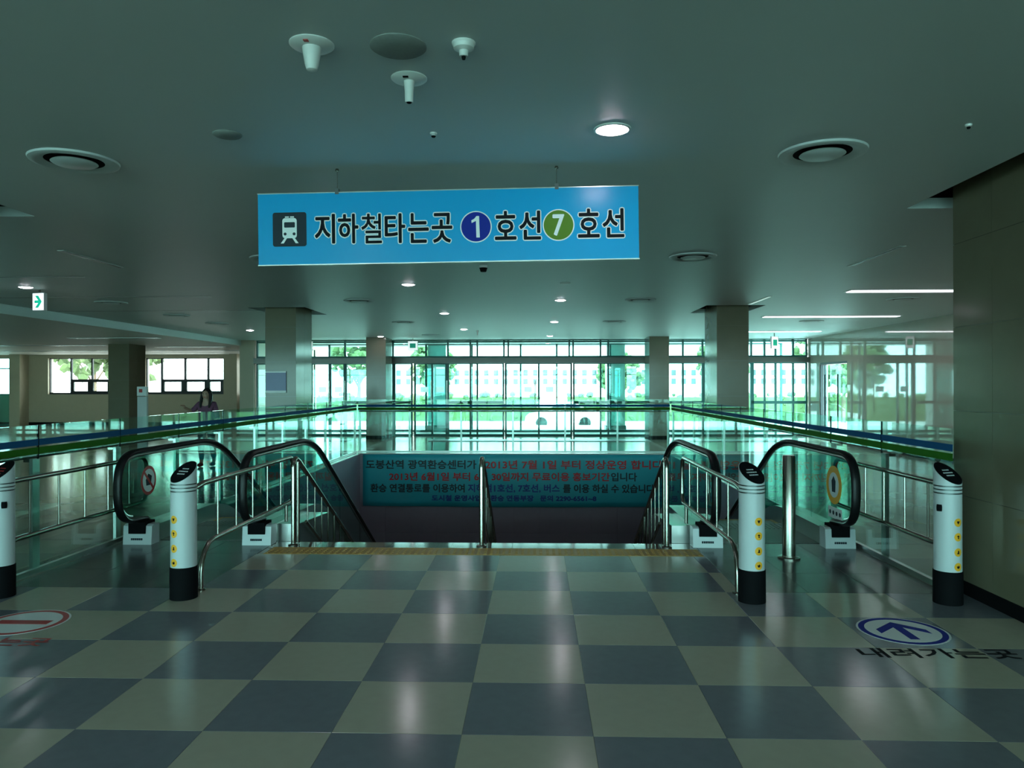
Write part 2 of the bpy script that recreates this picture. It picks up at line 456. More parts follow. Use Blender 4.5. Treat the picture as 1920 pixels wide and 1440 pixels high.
# ------------------------------------------------------------------ columns clad in polished tile
clabel = ['beige tiled column just outside the left edge, beside the left ceiling recess', 'large dark beige tiled column filling the right edge of the view',
          'beige tiled column with a painted lilac reflection, left of the stairwell', 'beige tiled column right of the stairwell behind the right escalator',
          'beige tiled column at the glass front, left of the entrance', 'beige tiled column at the glass front, right of the entrance',
          'beige tiled column on the far left, beside the white stand', 'beige tiled column outside the view to the far left']
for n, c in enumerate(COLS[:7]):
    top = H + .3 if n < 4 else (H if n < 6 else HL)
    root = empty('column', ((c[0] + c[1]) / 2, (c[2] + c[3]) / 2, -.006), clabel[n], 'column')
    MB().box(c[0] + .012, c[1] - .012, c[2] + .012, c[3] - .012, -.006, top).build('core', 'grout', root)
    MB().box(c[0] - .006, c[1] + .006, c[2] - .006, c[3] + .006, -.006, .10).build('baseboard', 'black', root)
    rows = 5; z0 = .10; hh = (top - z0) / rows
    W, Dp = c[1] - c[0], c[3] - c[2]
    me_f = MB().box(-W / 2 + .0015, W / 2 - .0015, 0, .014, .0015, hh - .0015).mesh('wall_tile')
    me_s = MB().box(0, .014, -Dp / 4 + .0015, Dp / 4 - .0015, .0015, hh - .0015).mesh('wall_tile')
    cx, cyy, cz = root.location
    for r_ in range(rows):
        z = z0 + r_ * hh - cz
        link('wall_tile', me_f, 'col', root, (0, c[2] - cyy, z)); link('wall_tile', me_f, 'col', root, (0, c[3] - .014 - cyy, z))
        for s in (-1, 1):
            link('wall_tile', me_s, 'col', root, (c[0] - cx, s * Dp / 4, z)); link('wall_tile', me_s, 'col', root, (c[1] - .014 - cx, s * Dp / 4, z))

# ------------------------------------------------------------------ glazing
wn = [0]; dn = [0]
def glazed(x0, x1, y, z0, z1, mulls, rails, g='g_fac', fr='frame', door=False, bar=None, w=.05, d=.09):
    """a stretch of glazing along x: panes between the mullions, each a pane of its own"""
    if door: dn[0] += 1; nm = 'door_%d' % dn[0]
    else: wn[0] += 1; nm = 'window_%d' % wn[0]
    root = empty(nm, ((x0 + x1) / 2, y, z0), kind='structure')
    xs = [x0] + sorted(mulls) + [x1]; zs = [z0] + sorted(rails) + [z1]
    for x in xs: MB().box(x - w / 2, x + w / 2, y - d / 2, y + d / 2, z0, z1).build('mullion', fr, root)
    for k, z in enumerate(zs):
        hh = w / 2 if k else .0
        if k == 0: MB().box(x0, x1, y - d / 2 + .002, y + d / 2 - .002, z, z + w * 1.2).build('rail', fr, root)
        else: MB().box(x0, x1, y - d / 2 + .002, y + d / 2 - .002, z - w / 2, min(z + w / 2, z1)).build('rail', fr, root)
    for a in range(len(xs) - 1):
        for b in range(len(zs) - 1):
            MB().box(xs[a] + .004, xs[a + 1] - .004, y - .005, y + .005, zs[b], zs[b + 1]).build('pane', g, root)
    if bar:
        MB().box(bar[0], bar[1], y - d / 2 - .05, y - d / 2 - .01, bar[2], bar[3]).build('push_bar', fr, root)
    return root
ZB = (2.29, 2.46)
# lower glazing of the front, left to right, doors between fixed bays
def bay(x0, x1, mulls=(), door=False, bar=False, y=FY):
    r_ = glazed(x0, x1, y, -.006, ZB[0], mulls, () if door else (.17,), door=door, w=.055 if door else .05)
    if bar: MB().box(x0, x1, y - .12, y - .05, 1.01, 1.10).build('guard_rail', 'frame', r_)
    return r_
bay(-8.55, -7.31, (-8.1,))
bay(-7.26, -6.86, bar=False)
d1 = bay(-6.80, -5.75, (-6.2,), door=True)
bay(-5.70, -4.20, (), bar=True)
bay(-4.15, -3.60, bar=True)
d2 = bay(-3.50, -2.50, (-2.95,), door=True)
bay(-2.44, -.70, (-1.74, -1.52), bar=True)
d3 = bay(-.62, 1.44, (.42,), door=True)
bay(1.52, 3.86, (2.36, 2.60), bar=True)
bay(3.90, 5.54, (4.93,), bar=True)
d4 = bay(5.60, 7.05, (6.05,), door=True)
bay(7.10, 8.75, (7.46, 7.8, 8.34), bar=True)
for d, xs in ((d1, (-6.45, -5.95)), (d2, (-3.2, -2.7)), (d3, (.08, .76)), (d4, (5.85, 6.6))):
    for x in xs:
        MB().box(x - .12, x + .12, FY - .03, FY - .01, 1.38, 1.55).build('door_plate', 'alu', d)
        MB().tube([(x + .22, FY - .09, .75), (x + .22, FY - .09, 1.75)], .014, 8).build('pull_handle', 'steel', d)
glazed(-8.55, 8.75, FY, ZB[1], H, (-7.3, -6.83, -5.73, -4.2, -2.45, -1.74, -1.52, -.68, -.54, 1.38, 1.5, 2.36, 2.6, 4.93, 5.54, 7.05, 7.46, 7.8, 8.34), (2.97,))
tag(MB().box(-8.6, RX, FY - .22, FY + .12, ZB[0], ZB[1]).build('trim_1', 'beam'), kind='structure')
# outer line of the draught lobby
YO = 22.6
glazed(-8.55, 8.75, YO, -.03, H, (-6.9, -5.2, -3.5, -1.9, -.2, 1.05, 2.9, 4.6, 6.2, 7.6), (2.38,), g='g_clear', w=.06)
tag(MB().box(-8.6, RX + .2, FY + .1, YO + .4, -.35, -.03).build('floor_lobby', 'asphalt'), kind='structure')
tag(MB().box(-8.6, RX + .2, FY + .1, YO + 1.6, H, H + .3).build('ceiling_lobby', 'ceil'), kind='structure')
for n, x in enumerate((-3.18, 3.14)):
    r_ = empty('lobby_column', (x, YO + .7, -.03), ('grey-teal round-edged column outside the entrance, left of the doors', 'grey-teal round-edged column outside the entrance, right of the doors')[n], 'column')
    MB().box(x - .32, x + .32, YO + .4, YO + 1.0, -.03, H).build('shaft', 'alu', r_)
    MB().box(x - .35, x + .35, YO + .37, YO + 1.03, -.03, .18).build('base', 'steel_d', r_)
# left far windows: clear glass, dark lower sashes
glazed(-19.51, -16.2, LY + .15, SILL, WT, (-18.62, -17.75, -16.95), (), g='g_clear', fr='frame_b', w=.06)
for (a, b) in ((-18.58, -17.77), (-17.73, -16.97)):
    pass
def sash(xs, y):
    wn[0] += 1
    root = empty('window_%d' % wn[0], (xs[0], y, SILL), kind='structure')
    for a, b in zip(xs[:-1], xs[1:]):
        fr = MB(); z0, z1 = SILL + .02, 1.86; t = .115
        fr.box(a, b, y - .04, y + .04, z0, z0 + t).box(a, b, y - .04, y + .04, z1 - t, z1).box(a, a + t, y - .04, y + .04, z0 + t, z1 - t).box(b - t, b, y - .04, y + .04, z0 + t, z1 - t)
        s = fr.build('sash_frame', 'frame_b', root)
        MB().box(a + t - .01, b - t + .01, y - .004, y + .004, z0 + t - .01, z1 - t + .01).build('sash_pane', 'g_clear', s)
    return root
sash((-18.58, -17.77, -16.95), LY + .07)
glazed(-15.5, -12.28, LY + .15, SILL, WT, (-14.86, -13.90, -12.95), (), g='g_clear', fr='frame_b', w=.075)
sash((-14.84, -13.91, -12.96, -12.30), LY + .07)
glazed(-11.55, -10.9, LY + .15, SILL, WT, (-11.2,), (1.9,), g='g_clear', fr='frame_b')
glazed(-24, -20.73, LY - .1, -.006, WT, (-23.2, -22.4, -21.6, -21.0), (1.25, 2.3), g='g_fac')
# side door in the right wall
dn[0] += 1
sd = empty('door_%d' % dn[0], (RX, 18.25, 0), kind='structure')
MB().box(RX + .02, RX + .2, 17.25, 17.31, -.006, 2.25).box(RX + .02, RX + .2, 19.19, 19.25, -.006, 2.25).box(RX + .02, RX + .2, 17.31, 19.19, 2.19, 2.25).build('door_frame', 'frame_b', sd)
for a, b in ((17.33, 18.23), (18.27, 19.17)):
    lf = MB().box(RX + .09, RX + .10, a, b, .02, 2.17).build('door_leaf', 'g_fac', sd)
    MB().tube([(RX + .04, (a + b) / 2 + .2, .3), (RX + .04, (a + b) / 2 + .2, 1.9)], .02, 8).build('pull_bar', 'black', lf)
# glass front behind the viewer
glazed(-24, RX, BY, -.006, HL, [-24 + 1.64 * k for k in range(1, 20)], (.15, 2.4))

# ------------------------------------------------------------------ stairs and stair handrails
S30 = math.tan(R(30))
SX0, SX1 = -2.10, 1.70
st = empty('staircase', (-.2, OY0, LOW), 'stone stair flight descending into the opening below the banner', 'stairs')
nst = 26; rise = -LOW / nst; run = rise / S30
for k in range(nst):
    y = OY0 + k * run; z = -(k + 1) * rise
    MB().chamf(SX0, SX1, y, y + run + .03, z - .3, z, .006).build('step', 'edge', st)
for n, x in enumerate((-2.08, -.20, 1.62)):
    root = empty('stair_handrail', (x, 4.0, 0), ('steel stair handrail with balusters on the left side of the stairs', 'steel stair handrail on the centre line of the stairs', 'steel stair handrail with balusters on the right side of the stairs')[n], 'handrail')
    hz = .86
    path = [(x, 3.98, 0), (x, 3.98, hz - .08)] + [(x, 4.06 - .08 * math.cos(R(a)), hz - .08 + .08 * math.sin(R(a))) for a in (25, 50, 75, 90)] + [(x, 4.14, hz - .03)]
    path += [(x, 4.14 + q, hz - .03 - q * S30) for q in (.4, 2, 4, 6.9)]
    MB().tube(path, .024, 10).build('top_rail', 'steel', root, True)
    MB().tube([(x, 4.12, .0), (x, 4.12, hz - .02)], .022, 10).build('post', 'steel', root, True)
    MB().lathe([(.05, 0), (.05, .012), (.03, .02)], (x, 3.98, 0), 16).build('base_flange', 'steel', root, True)
    MB().tube([(x, 4.14 + q, hz - .55 - q * S30) for q in (.25, 6.9)], .016, 8).build('lower_rail', 'steel', root, True)
    for k in range(26):
        y = 4.44 + .26 * k; zt = hz - .04 - (y - 4.14) * S30
        MB().tube([(x, y, zt - (.80 if k % 5 == 4 else .5)), (x, y, zt)], 0.007 if k % 5 != 4 else .016, 8).build('baluster' if k % 5 != 4 else 'post', 'steel', root, True)

# ------------------------------------------------------------------ escalators
YA, RA = 5.35, 1.8
def drop(y):
    if y <= YA: return 0.0
    q = y - YA; lim = RA * .5
    if q < lim: return -(RA - math.sqrt(RA * RA - q * q))
    return -(RA * (1 - math.cos(R(30)))) - (q - lim) * S30
YE = 13.2
def ysamp(a, b):
    return [a] + [v for v in (YA, YA + .15, YA + .3, YA + .45, YA + .6, YA + .75, YA + .9) if a < v < b] + [b]
def escalator(xl, xr, label, marks):
    root = empty('escalator', ((xl + xr) / 2, 4.0, 0), label, 'escalator')
    ix0, ix1 = xl + .12, xr - .12
    for side, x in ((-1, xl), (1, xr)):
        # handrail belt: inlet, round newel end, level run, slope
        cz, ry, rz = .595, .36, .34
        se = lambda t: math.copysign(abs(t) ** .72, t)
        pth = [(x, 4.14, .235), (x, 4.04, .25)] + [(x, 3.98 - ry * se(math.sin(R(a))), cz - rz * se(math.cos(R(a)))) for a in list(range(12, 175, 9)) + [180]]
        pth += [(x, y, .935 + drop(y)) for y in ysamp(4.3, YE)]
        MB().tube(pth, .027, 10, sx=1.6).build('handrail', 'rubber', root, True)
        # aluminium track under the belt
        ptt = [(x, 3.98 - (ry - .04) * se(math.sin(R(a))), cz - (rz - .04) * se(math.cos(R(a)))) for a in list(range(12, 175, 9)) + [180]] + [(x, y, .895 + drop(y)) for y in ysamp(4.3, YE)]
        MB().tube(ptt, .013, 8).build('handrail_track', 'alu', root, True)
        # glass balustrade panels
        cuts = [4.75, 5.95, 7.15, 8.35, 9.55, 10.75, 11.95, YE]
        p0 = [(y, z) for y, z in [(3.98 - (ry - .045) * se(math.sin(R(a))), cz - (rz - .045) * se(math.cos(R(a)))) for a in range(20, 181, 10)]] + [(4.745, .89), (4.745, .17), (4.1, .17)]
        g = MB().prism_x(p0, x - .006, x + .006).build('glass_panel', 'g_esc', root)
        for a, b in zip(cuts[:-1], cuts[1:]):
            ys = ysamp(a + .005, b)
            MB().prism_x([(y, .17 + drop(y)) for y in ys] + [(y, .89 + drop(y)) for y in reversed(ys)], x - .006, x + .006).build('glass_panel', 'g_esc', root)
        # deck / skirting on both sides of the glass
        ys = ysamp(4.13, YE)
        MB().prism_x([(y, -.30 + drop(y) if y > YA else -.006) for y in ys] + [(y, .175 + drop(y)) for y in reversed(ys)], x - .12, x + .12).build('deck', 'alu', root)
        # white newel plinth with the black belt inlet
        pl = MB().prism_x([(3.97, 0), (4.13, 0), (4.13, .20), (4.02, .20), (3.985, .185)], x - .145, x + .145).build('newel_plinth', 'white', root)
        MB().box(x - .085, x + .085, 3.962, 4.16, .11, .225).build('belt_inlet', 'black', pl)
        for q in range(6): MB().box(x - .06 + q * .02, x - .046 + q * .02, 3.964, 3.972, .045, .065).build('plate_mark', 'slate', pl)
    tread = MB().box(ix0, ix1, 4.203, 5.28, -.25, .004)
    fp = tread.build('floor_plate', 'comb', root)
    for q in range(22):
        xx = ix0 + .02 + (ix1 - ix0 - .04) * q / 21
        MB().box(xx - .006, xx + .006, 4.95, 5.26, .004, .008).build('comb_rib', 'steel_d', fp)
    k = 0; y = 5.29
    while y < YE - .4:
        z = drop(y + .28) * 1.0
        s = MB().chamf(ix0, ix1, y, y + .395, z - .24, z - .012, .004).build('step', 'comb', root)
        MB().box(ix0 + .01, ix1 - .01, y + .35, y + .392, z - .013, z - .009).build('demarcation_line', 'yel', s)
        MB().box(ix0 + .005, ix0 + .05, y + .01, y + .35, z - .013, z - .009).build('demarcation_line', 'yel', s)
        MB().box(ix1 - .05, ix1 - .005, y + .01, y + .35, z - .013, z - .009).build('demarcation_line', 'yel', s)
        y += .4
    marks(root)
    return root
def disc_x(c, r, x0, x1, sy=1.0):
    return MB().prism_x([(c[0] + r * sy * math.cos(2 * PI * k / 28), c[1] + r * math.sin(2 * PI * k / 28)) for k in range(28)], x0, x1)
def marks_left(root):
    x = -3.66 + .007
    a = disc_x((4.18, .62), .15, x, x + .002).build('prohibition_sticker', 'red', root)
    disc_x((4.18, .62), .118, x + .002, x + .003).build('sticker_face', 'paper', a)
    MB().prism_x([(4.08, .70), (4.10, .72), (4.28, .54), (4.26, .52)], x + .003, x + .004).build('slash', 'red', a)
    MB().prism_x([(4.13, .57), (4.22, .57), (4.24, .66), (4.17, .69), (4.12, .63)], x + .003, x + .0036).build('pictogram', 'slate', a)
def marks_right(root):
    x = 3.30 - .007
    a = disc_x((4.12, .60), .19, x - .002, x).build('warning_sticker', 'orange', root)
    disc_x((4.12, .60), .125, x - .003, x - .002).build('sticker_face', 'paper', a)
    MB().prism_x([(4.08, .53), (4.16, .53), (4.17, .64), (4.12, .69), (4.07, .64)], x - .004, x - .003).build('pictogram', 'slate', a)
    b = MB().box(x - .002, x, 3.92, 4.26, .27, .38).build('notice_strip', 'paper', root)
    for q in range(4): disc_x((3.97 + q * .08, .325), .022, x - .003, x - .002).build('notice_dot', 'slate', b)
escalator(-3.66, -2.45, 'left escalator with black handrails and a red prohibition sticker on its glass', marks_left)
escalator(2.02, 3.30, 'right escalator with black handrails and a yellow warning sticker on its glass', marks_right)
# low kerbs between stairs and escalators
for n, (a, b) in enumerate(((-2.33, -2.11), (1.71, 1.90))):
    ys = ysamp(4.22, YE)
    k = MB().prism_x([(y, -.5 + drop(y + .9) if y > YA else -.3) for y in ys] + [(y, .17 + drop(y + .5)) for y in reversed(ys)], a, b).build('stair_kerb', 'alu')
    tag(k, ('low metal-topped kerb between the stairs and the left escalator', 'low metal-topped kerb between the stairs and the right escalator')[n], 'kerb')

# ------------------------------------------------------------------ bollards
def bollard(x, y, side, label, sensor):
    root = empty('escalator_bollard', (x, y, 0), label, 'bollard', 'sensor bollards before the escalators')
    r_ = .093; n = 32
    MB().lathe([(r_ + .006, 0), (r_ + .006, .235), (r_ + .002, .24)], (x, y, 0), n).build('black_base', 'black', root, True)
    prof = [(r_, .238), (r_, .80), (r_ - .006, .803), (r_ - .006, .808), (r_, .811), (r_, .826), (r_ - .006, .829), (r_ - .006, .834), (r_, .837), (r_, .852), (r_ - .006, .855), (r_ - .006, .860), (r_, .863)]
    b = MB().lathe(prof, (x, y, 0), n, cap=False)
    nx, ny = side * .38, -.925
    def zt(q, rr_=r_): return .945 - .78 * rr_ * (math.cos(q) * nx + math.sin(q) * ny)
    lo = len(b.v) - n
    o = len(b.v)
    for k in range(n):
        q = 2 * PI * k / n; b.v.append((x + r_ * math.cos(q), y + r_ * math.sin(q), zt(q)))
    for k in range(n):
        k2 = (k + 1) % n; b.f.append([lo + k, lo + k2, o + k2, o + k])
    b.f.append([o + k for k in range(n)])
    b.build('body', 'white', root, True)
    for z in (.8055, .8315, .8575):
        MB().lathe([(r_ - .001, z - .003), (r_ - .001, z + .003)], (x, y, 0), n).build('groove_ring', 'steel_d', root, True)
    f = MB(); v = []
    for k in range(n):
        q = 2 * PI * k / n; v.append((x + r_ * .97 * math.cos(q) + nx * .002, y + r_ * .97 * math.sin(q) + ny * .002, zt(q, r_ * .97) + .003))
    v2 = [(a, c, d - .008) for a, c, d in v]
    f.add(v + v2, [list(range(n)), [n + k for k in range(n)][::-1]] + [[k, (k + 1) % n, n + (k + 1) % n, n + k] for k in range(n)])
    face = f.build('display_face', 'black', root)
    # unreadable small print on the slanted face
    nrm = Vector((nx * .78, ny * .78, 1)).normalized(); ux = Vector((-ny, nx, 0)).normalized() * (1 if True else -1); uy = nrm.cross(ux)
    cc = Vector((x + nx * .002, y + ny * .002, .9485)) + nrm * .0012
    for row, wd in ((.028, .06), (.0, .09), (-.028, .075)):
        t = MB(); xx = -wd / 2
        while xx < wd / 2:
            g = random.choice((.006, .008, .010))
            p = [cc + ux * a + uy * (row + bb) for a, bb in ((xx, -.005), (xx + g, -.005), (xx + g, .005), (xx, .005))]
            t.add(p + [q_ - nrm * .0008 for q_ in p], [[0, 1, 2, 3], [7, 6, 5, 4], [0, 1, 5, 4], [1, 2, 6, 5], [2, 3, 7, 6], [3, 0, 4, 7]])
            xx += g + .005
        t.build('print_line', 'paper' if label.find('leftmost') < 0 else 'red', face)
    # four yellow stickers wrapped on the front
    base = R(-90) + (R(10) if side < 0 else R(32)) * 1.0
    if side < 0: base = R(-90) - R(22)
    else: base = R(-90) + R(16)
    for k, z in enumerate((.60, .495, .385, .28)):
        v, nn = [], 10
        for q in range(nn + 1):
            a = -.0295 + .059 * q / nn; hgt = math.sqrt(max(0, .030 ** 2 - a * a)); ang = base + a / r_
            for rr_ in (r_ + .0014, r_ - .001):
                for sg_ in (-1, 1): v.append((x + rr_ * math.cos(ang), y + rr_ * math.sin(ang), z + sg_ * hgt))
        f_ = []
        for q in range(nn):
            o4 = q * 4; n4 = o4 + 4
            f_ += [[o4, n4, n4 + 1, o4 + 1], [o4 + 2, o4 + 3, n4 + 3, n4 + 2], [o4, o4 + 2, n4 + 2, n4], [o4 + 1, n4 + 1, n4 + 3, o4 + 3]]
        f_ += [[0, 1, 3, 2], [nn * 4, nn * 4 + 2, nn * 4 + 3, nn * 4 + 1]]
        s = MB().add(v, f_).build('sticker', 'orange', root)
        shapes = [[(-.012, .010), (.012, .010), (.006, -.004), (0, -.013), (-.007, -.004)], [(-.011, .006), (.0, .014), (.012, .004), (.003, .0), (.007, -.013), (-.004, -.012), (-.003, .0)],
                  [(-.003, .014), (.006, .012), (.009, -.012), (-.011, -.010), (-.004, .0)], [(-.012, .008), (-.002, .004), (.004, .012), (.012, .0), (.005, -.012), (-.008, -.010)]]
        v = [(x + (r_ + .0022) * math.cos(base + a / r_), y + (r_ + .0022) * math.sin(base + a / r_), z + b_) for a, b_ in shapes[k]]
        v2 = [((a - x) * .99 + x, (b_ - y) * .99 + y, c_) for a, b_, c_ in v]; m_ = len(v)
        MB().add(v + v2, [list(range(m_)), [m_ + q for q in range(m_)][::-1]] + [[q, (q + 1) % m_, m_ + (q + 1) % m_, m_ + q] for q in range(m_)]).build('pictogram', 'ink', s)
    if sensor:
        a = R(-90) + (R(50) if x < 0 else R(-62))
        cxx, cyy_ = x + r_ * math.cos(a), y + r_ * math.sin(a)
        MB().lathe([(.018, -.024), (.02, -.01), (.02, .01), (.018, .024)], (cxx, cyy_, .70), 10).build('sensor_eye', 'black', root, True)
    return root
bollard(-3.72, 2.14, -1, 'leftmost white bollard, cut off by the left edge of the view', True)
bollard(-2.31, 2.14, -1, 'white bollard with black base and yellow stickers beside the left escalator entry', False)
bollard(1.93, 2.17, 1, 'white bollard with black base between the stairs and the right escalator', False)
bollard(3.35, 2.17, 1, 'rightmost white bollard standing against the large right column', True)
# single steel post in the right escalator entry
sp = empty('steel_post', (2.66, 3.55, 0), 'thick stainless steel post standing alone before the right escalator', 'post')
MB().lathe([(.058, .015), (.058, .935), (.05, .948), (.02, .95)], (2.66, 3.55, 0), 28).build('tube', 'steel', sp, True)
MB().lathe([(.10, 0), (.10, .012), (.065, .018), (.062, .03)], (2.66, 3.55, 0), 28).build('floor_flange', 'steel', sp, True)

# ------------------------------------------------------------------ low tubular barriers
def barrier(x, y0, ye, label, foot):
    root = empty('tube_barrier', (x, y0, 0), label, 'barrier', 'tubular barriers along the escalator entries')
    zt, zl, rc = .83, .36, .10
    p = [(x, y0 + .09, zt - .02), (x, y0 + .25, zt)] + [(x, ye - rc, zt)] + [(x, ye - rc + rc * math.sin(R(a)), zt - rc + rc * math.cos(R(a))) for a in (22, 45, 68, 90)]
    p += [(x, ye - rc + rc * math.cos(R(a)), zl + rc - rc * math.sin(R(a))) for a in (0, 22, 45, 68, 90)]
    if foot: p += [(x, y0 + .42, zl)] + [(x, y0 + .42 - .22 * math.sin(R(a)), zl - .22 + .22 * math.cos(R(a))) for a in (22, 45, 68, 90)] + [(x, y0 + .20, .0)]
    else: p += [(x, y0 + .35, zl), (x, y0 + .2, zl - .03), (x, y0 + .08, zl - .09)]
    MB().tube(p, .021, 10).build('frame_tube', 'steel', root, True)
    n = 5
    for k in range(n):
        y = 2.65 + .377 * k
        MB().tube([(x, y, zl), (x, y, zt)], .009, 8).build('baluster', 'steel', root, True)
    if foot: MB().tube([(x, ye - .22, .172), (x, ye - .22, zl)], .018, 8).build('foot', 'steel', root, True)
    if foot: MB().lathe([(.04, 0), (.04, .008), (.022, .014)], (x, y0 + .20, 0), 14).build('floor_flange', 'steel', root, True)
barrier(-3.845, 2.14, 4.5, 'tubular steel barrier left of the left escalator, next to the glass', False)
barrier(-2.27, 2.14, 4.55, 'tubular steel barrier between the left escalator and the stairs', True)
barrier(1.88, 2.17, 4.55, 'tubular steel barrier between the stairs and the right escalator', True)
barrier(3.455, 2.17, 4.5, 'tubular steel barrier right of the right escalator, next to the glass', False)

# ------------------------------------------------------------------ glass balustrades round the opening
def glass_rail(axis, fixed, a, b, outside, inside, label, pw=.045):
    """axis 'y': runs along y at x = fixed"""
    def bx(m, u0, u1, w0, w1, z0, z1):
        if axis == 'y': m.box(min(w0, w1), max(w0, w1), u0, u1, z0, z1)
        else: m.box(u0, u1, min(w0, w1), max(w0, w1), z0, z1)
        return m
    loc = (fixed, (a + b) / 2, 0) if axis == 'y' else ((a + b) / 2, fixed, 0)
    root = empty('glass_balustrade', loc, label, 'balustrade')
    bx(MB(), a, b, fixed - .02, fixed + .02, 0, .045).build('base_shoe', 'alu', root)
    n = max(1, round((b - a) / 1.2)); w = (b - a) / n
    for k in range(n):
        u0, u1 = a + k * w, a + (k + 1) * w
        g = bx(MB(), u0 + .006, u1 - .006, fixed - .005, fixed + .005, .03, 1.26).build('glass_panel', 'g_rail', root)
        f0 = fixed + inside * .0055; f1 = fixed + inside * .0075
        bx(MB(), u0 + .006, u1 - .006, f0, f1, 1.085, 1.140).build('blue_stripe', 'blue', g)
        bx(MB(), u0 + .006, u1 - .006, f0, f1, 1.012, 1.070).build('green_stripe', 'green', g)
    wz = fixed + outside * .12
    for k in range(1 if axis == 'y' else 0, n + 1):
        u = min(max(a + k * w, a + .045), b - .045)
        po = bx(MB(), u - pw, u + pw, fixed + outside * .015, fixed + outside * .045, 0, .97).build('post', 'alu', root)
        bx(MB(), u - .012, u + .012, fixed + outside * .04, wz, .94, .965).build('bracket', 'steel', po)
        if 0 < k < n: bx(MB(), u - .005, u + .005, fixed - .007, fixed + .007, .97, 1.26).build('joint_seal', 'black', root)
    p = [(wz, a + .45, .985), (wz, b, .985)] if axis == 'y' else [(a, wz, .985), (b, wz, .985)]
    MB().tube(p, .024, 10).build('handrail', 'steel', root, True)
glass_rail('y', -3.92, 1.60, 14.20, -1, 1, 'glass balustrade with blue and green stripes left of the left escalator')
glass_rail('y', 3.50, 2.36, 14.20, 1, -1, 'glass balustrade with blue and green stripes right of the right escalator')
glass_rail('x', 14.26, -3.90, 3.48, 1, -1, 'glass balustrade with blue and green stripes across the far side of the stairwell', .02)

# ------------------------------------------------------------------ banner in the stairwell
bn = empty('banner', (-.2, OY1 - .04, -.6), 'teal banner with Korean lettering hanging on the far wall of the stairwell', 'banner')
b = MB(); nx_, nz_ = 48, 10; bx0, bx1, bz0, bz1 = -3.72, 3.30, -1.22, -.02
for i in range(nx_ + 1):
    for j in range(nz_ + 1):
        u, v = i / nx_, j / nz_
        b.v.append((bx0 + (bx1 - bx0) * u, OY1 - .045 - .012 * math.sin(u * 21 + v * 5) * (1 - v) - .006 * math.sin(v * 9 + u * 60), bz0 + (bz1 - bz0) * v - .02 * math.sin(u * PI) * (1 - v)))
for i in range(nx_):
    for j in range(nz_):
        q = i * (nz_ + 1) + j; b.f.append([q, q + nz_ + 1, q + nz_ + 2, q + 1])
sheet = b.build('sheet', 'banner', bn, True)
so = sheet.modifiers.new('thickness', 'SOLIDIFY'); so.thickness = .003
yb = -.03
def btext(body, m, x0, x1, z, h):
    loc = bn.location
    place_text('lettering', body, m, bn, facing_front((x0 + x1) / 2 - loc[0], OY1 - .082 - loc[1], z - loc[2]), x1 - x0, h, 0.0, .006)
def bpx(px): return -3.74 + (px - 680) / (1222 - 680) * 6.76
btext('도봉산역 광역환승센터가', 'bdark', bpx(688), bpx(895), -.25, .20)
btext('2013년 7월 1일 부터 정상운영 합니다', 'bred', bpx(912), bpx(1240), -.25, .20)
btext('2013년 6월1일 부터 6월 30일까지 무료이용 홍보기간', 'bred', bpx(732), bpx(1143), -.53, .19)
btext('입니다', 'bdark', bpx(1146), bpx(1193), -.53, .19)
btext('환승 연결통로를 이용하여', 'bdark', bpx(697), bpx(873), -.80, .19)
btext('지하철1호선, 7호선, 버스', 'bblue', bpx(880), bpx(1050), -.80, .19)
btext('를 이용 하실 수 있습니다', 'bdark', bpx(1057), bpx(1225), -.80, .19)
btext('도시철 운영사업단 환승 연동부장   문의 2290-6561~8', 'bblue', bpx(812), bpx(1118), -1.03, .13)

# ------------------------------------------------------------------ hanging sign
sg = empty('hanging_sign', (-.245, 1.50, 2.64), 'sky blue hanging direction sign with train pictogram, Korean lettering and line numbers', 'sign')
sg.rotation_euler = (0, R(-.62), R(-.4))
S = 2.51 / 713
def lp(px, py): return ((px - 841.5) * S, -(py - (424 - (px - 841.5) * 0.0119)) * S)     # sign-local x, z
def lbuild(mb, name, m, parent, smooth=False):
    o = bpy.data.objects.new(name, mb.mesh(name, (0, 0, 0), smooth)); o.data.materials.append(M_[m]); COL.objects.link(o); o.parent = parent; return o
pan = lbuild(MB().box(-1.255, 1.255, -.012, .012, -.234, .234), 'panel', 'sign', sg)
lbuild(MB().box(-1.258, 1.258, -.014, .014, .234, .240).box(-1.258, 1.258, -.014, .014, -.240, -.234), 'edge_trim', 'alu', sg)
for x in (-.725, .725):
    lbuild(MB().box(x - .012, x + .012, -.018, .018, .225, .262), 'clamp', 'steel_d', sg)
    lbuild(MB().tube([(x, 0, .25), (x, 0, .39 - x * .0108)], .0022, 6), 'suspension_wire', 'steel', sg)
    lbuild(MB().lathe([(.014, .374 - x * .0108), (.010, .388 - x * .0108)], (x, 0, 0), 12), 'ceiling_anchor', 'steel', sg)
def scirc(px, py, r, y, m, nm, parent, n=40):
    x, z = lp(px, py)
    return lbuild(MB().prism_y([(x + r * math.cos(2 * PI * k / n), z + r * math.sin(2 * PI * k / n)) for k in range(n)], y, -.012), nm, m, parent)
def stext(body, x0, x1, py, h, m, grow, y, parent=sg):
    x, z = lp((x0 + x1) / 2, py)
    return place_text('lettering', body, m, parent, facing_front(x, y, z), (x1 - x0 - 2 * grow) * S, (h - 2 * grow) * S, 0.0, grow * S)
def outlined(body, x0, x1, py, h):
    # glyphs set one by one, as the sign spaces them evenly
    n = len(body); w = (x1 - x0) / n
    for k, ch in enumerate(body):
        a = x0 + k * w
        g = .6 if ch == '철' else 1.1
        stext(ch, a + .7, a + w - .7, py, h + 4, 'paper', g + 1.9, -.0128)
        stext(ch, a + 2.6, a + w - 2.6, py, h, 'ink', g, -.0136)
outlined('지하철타는곳', 590, 855, 427.5, 56)
outlined('호선', 929, 1020, 424, 54)
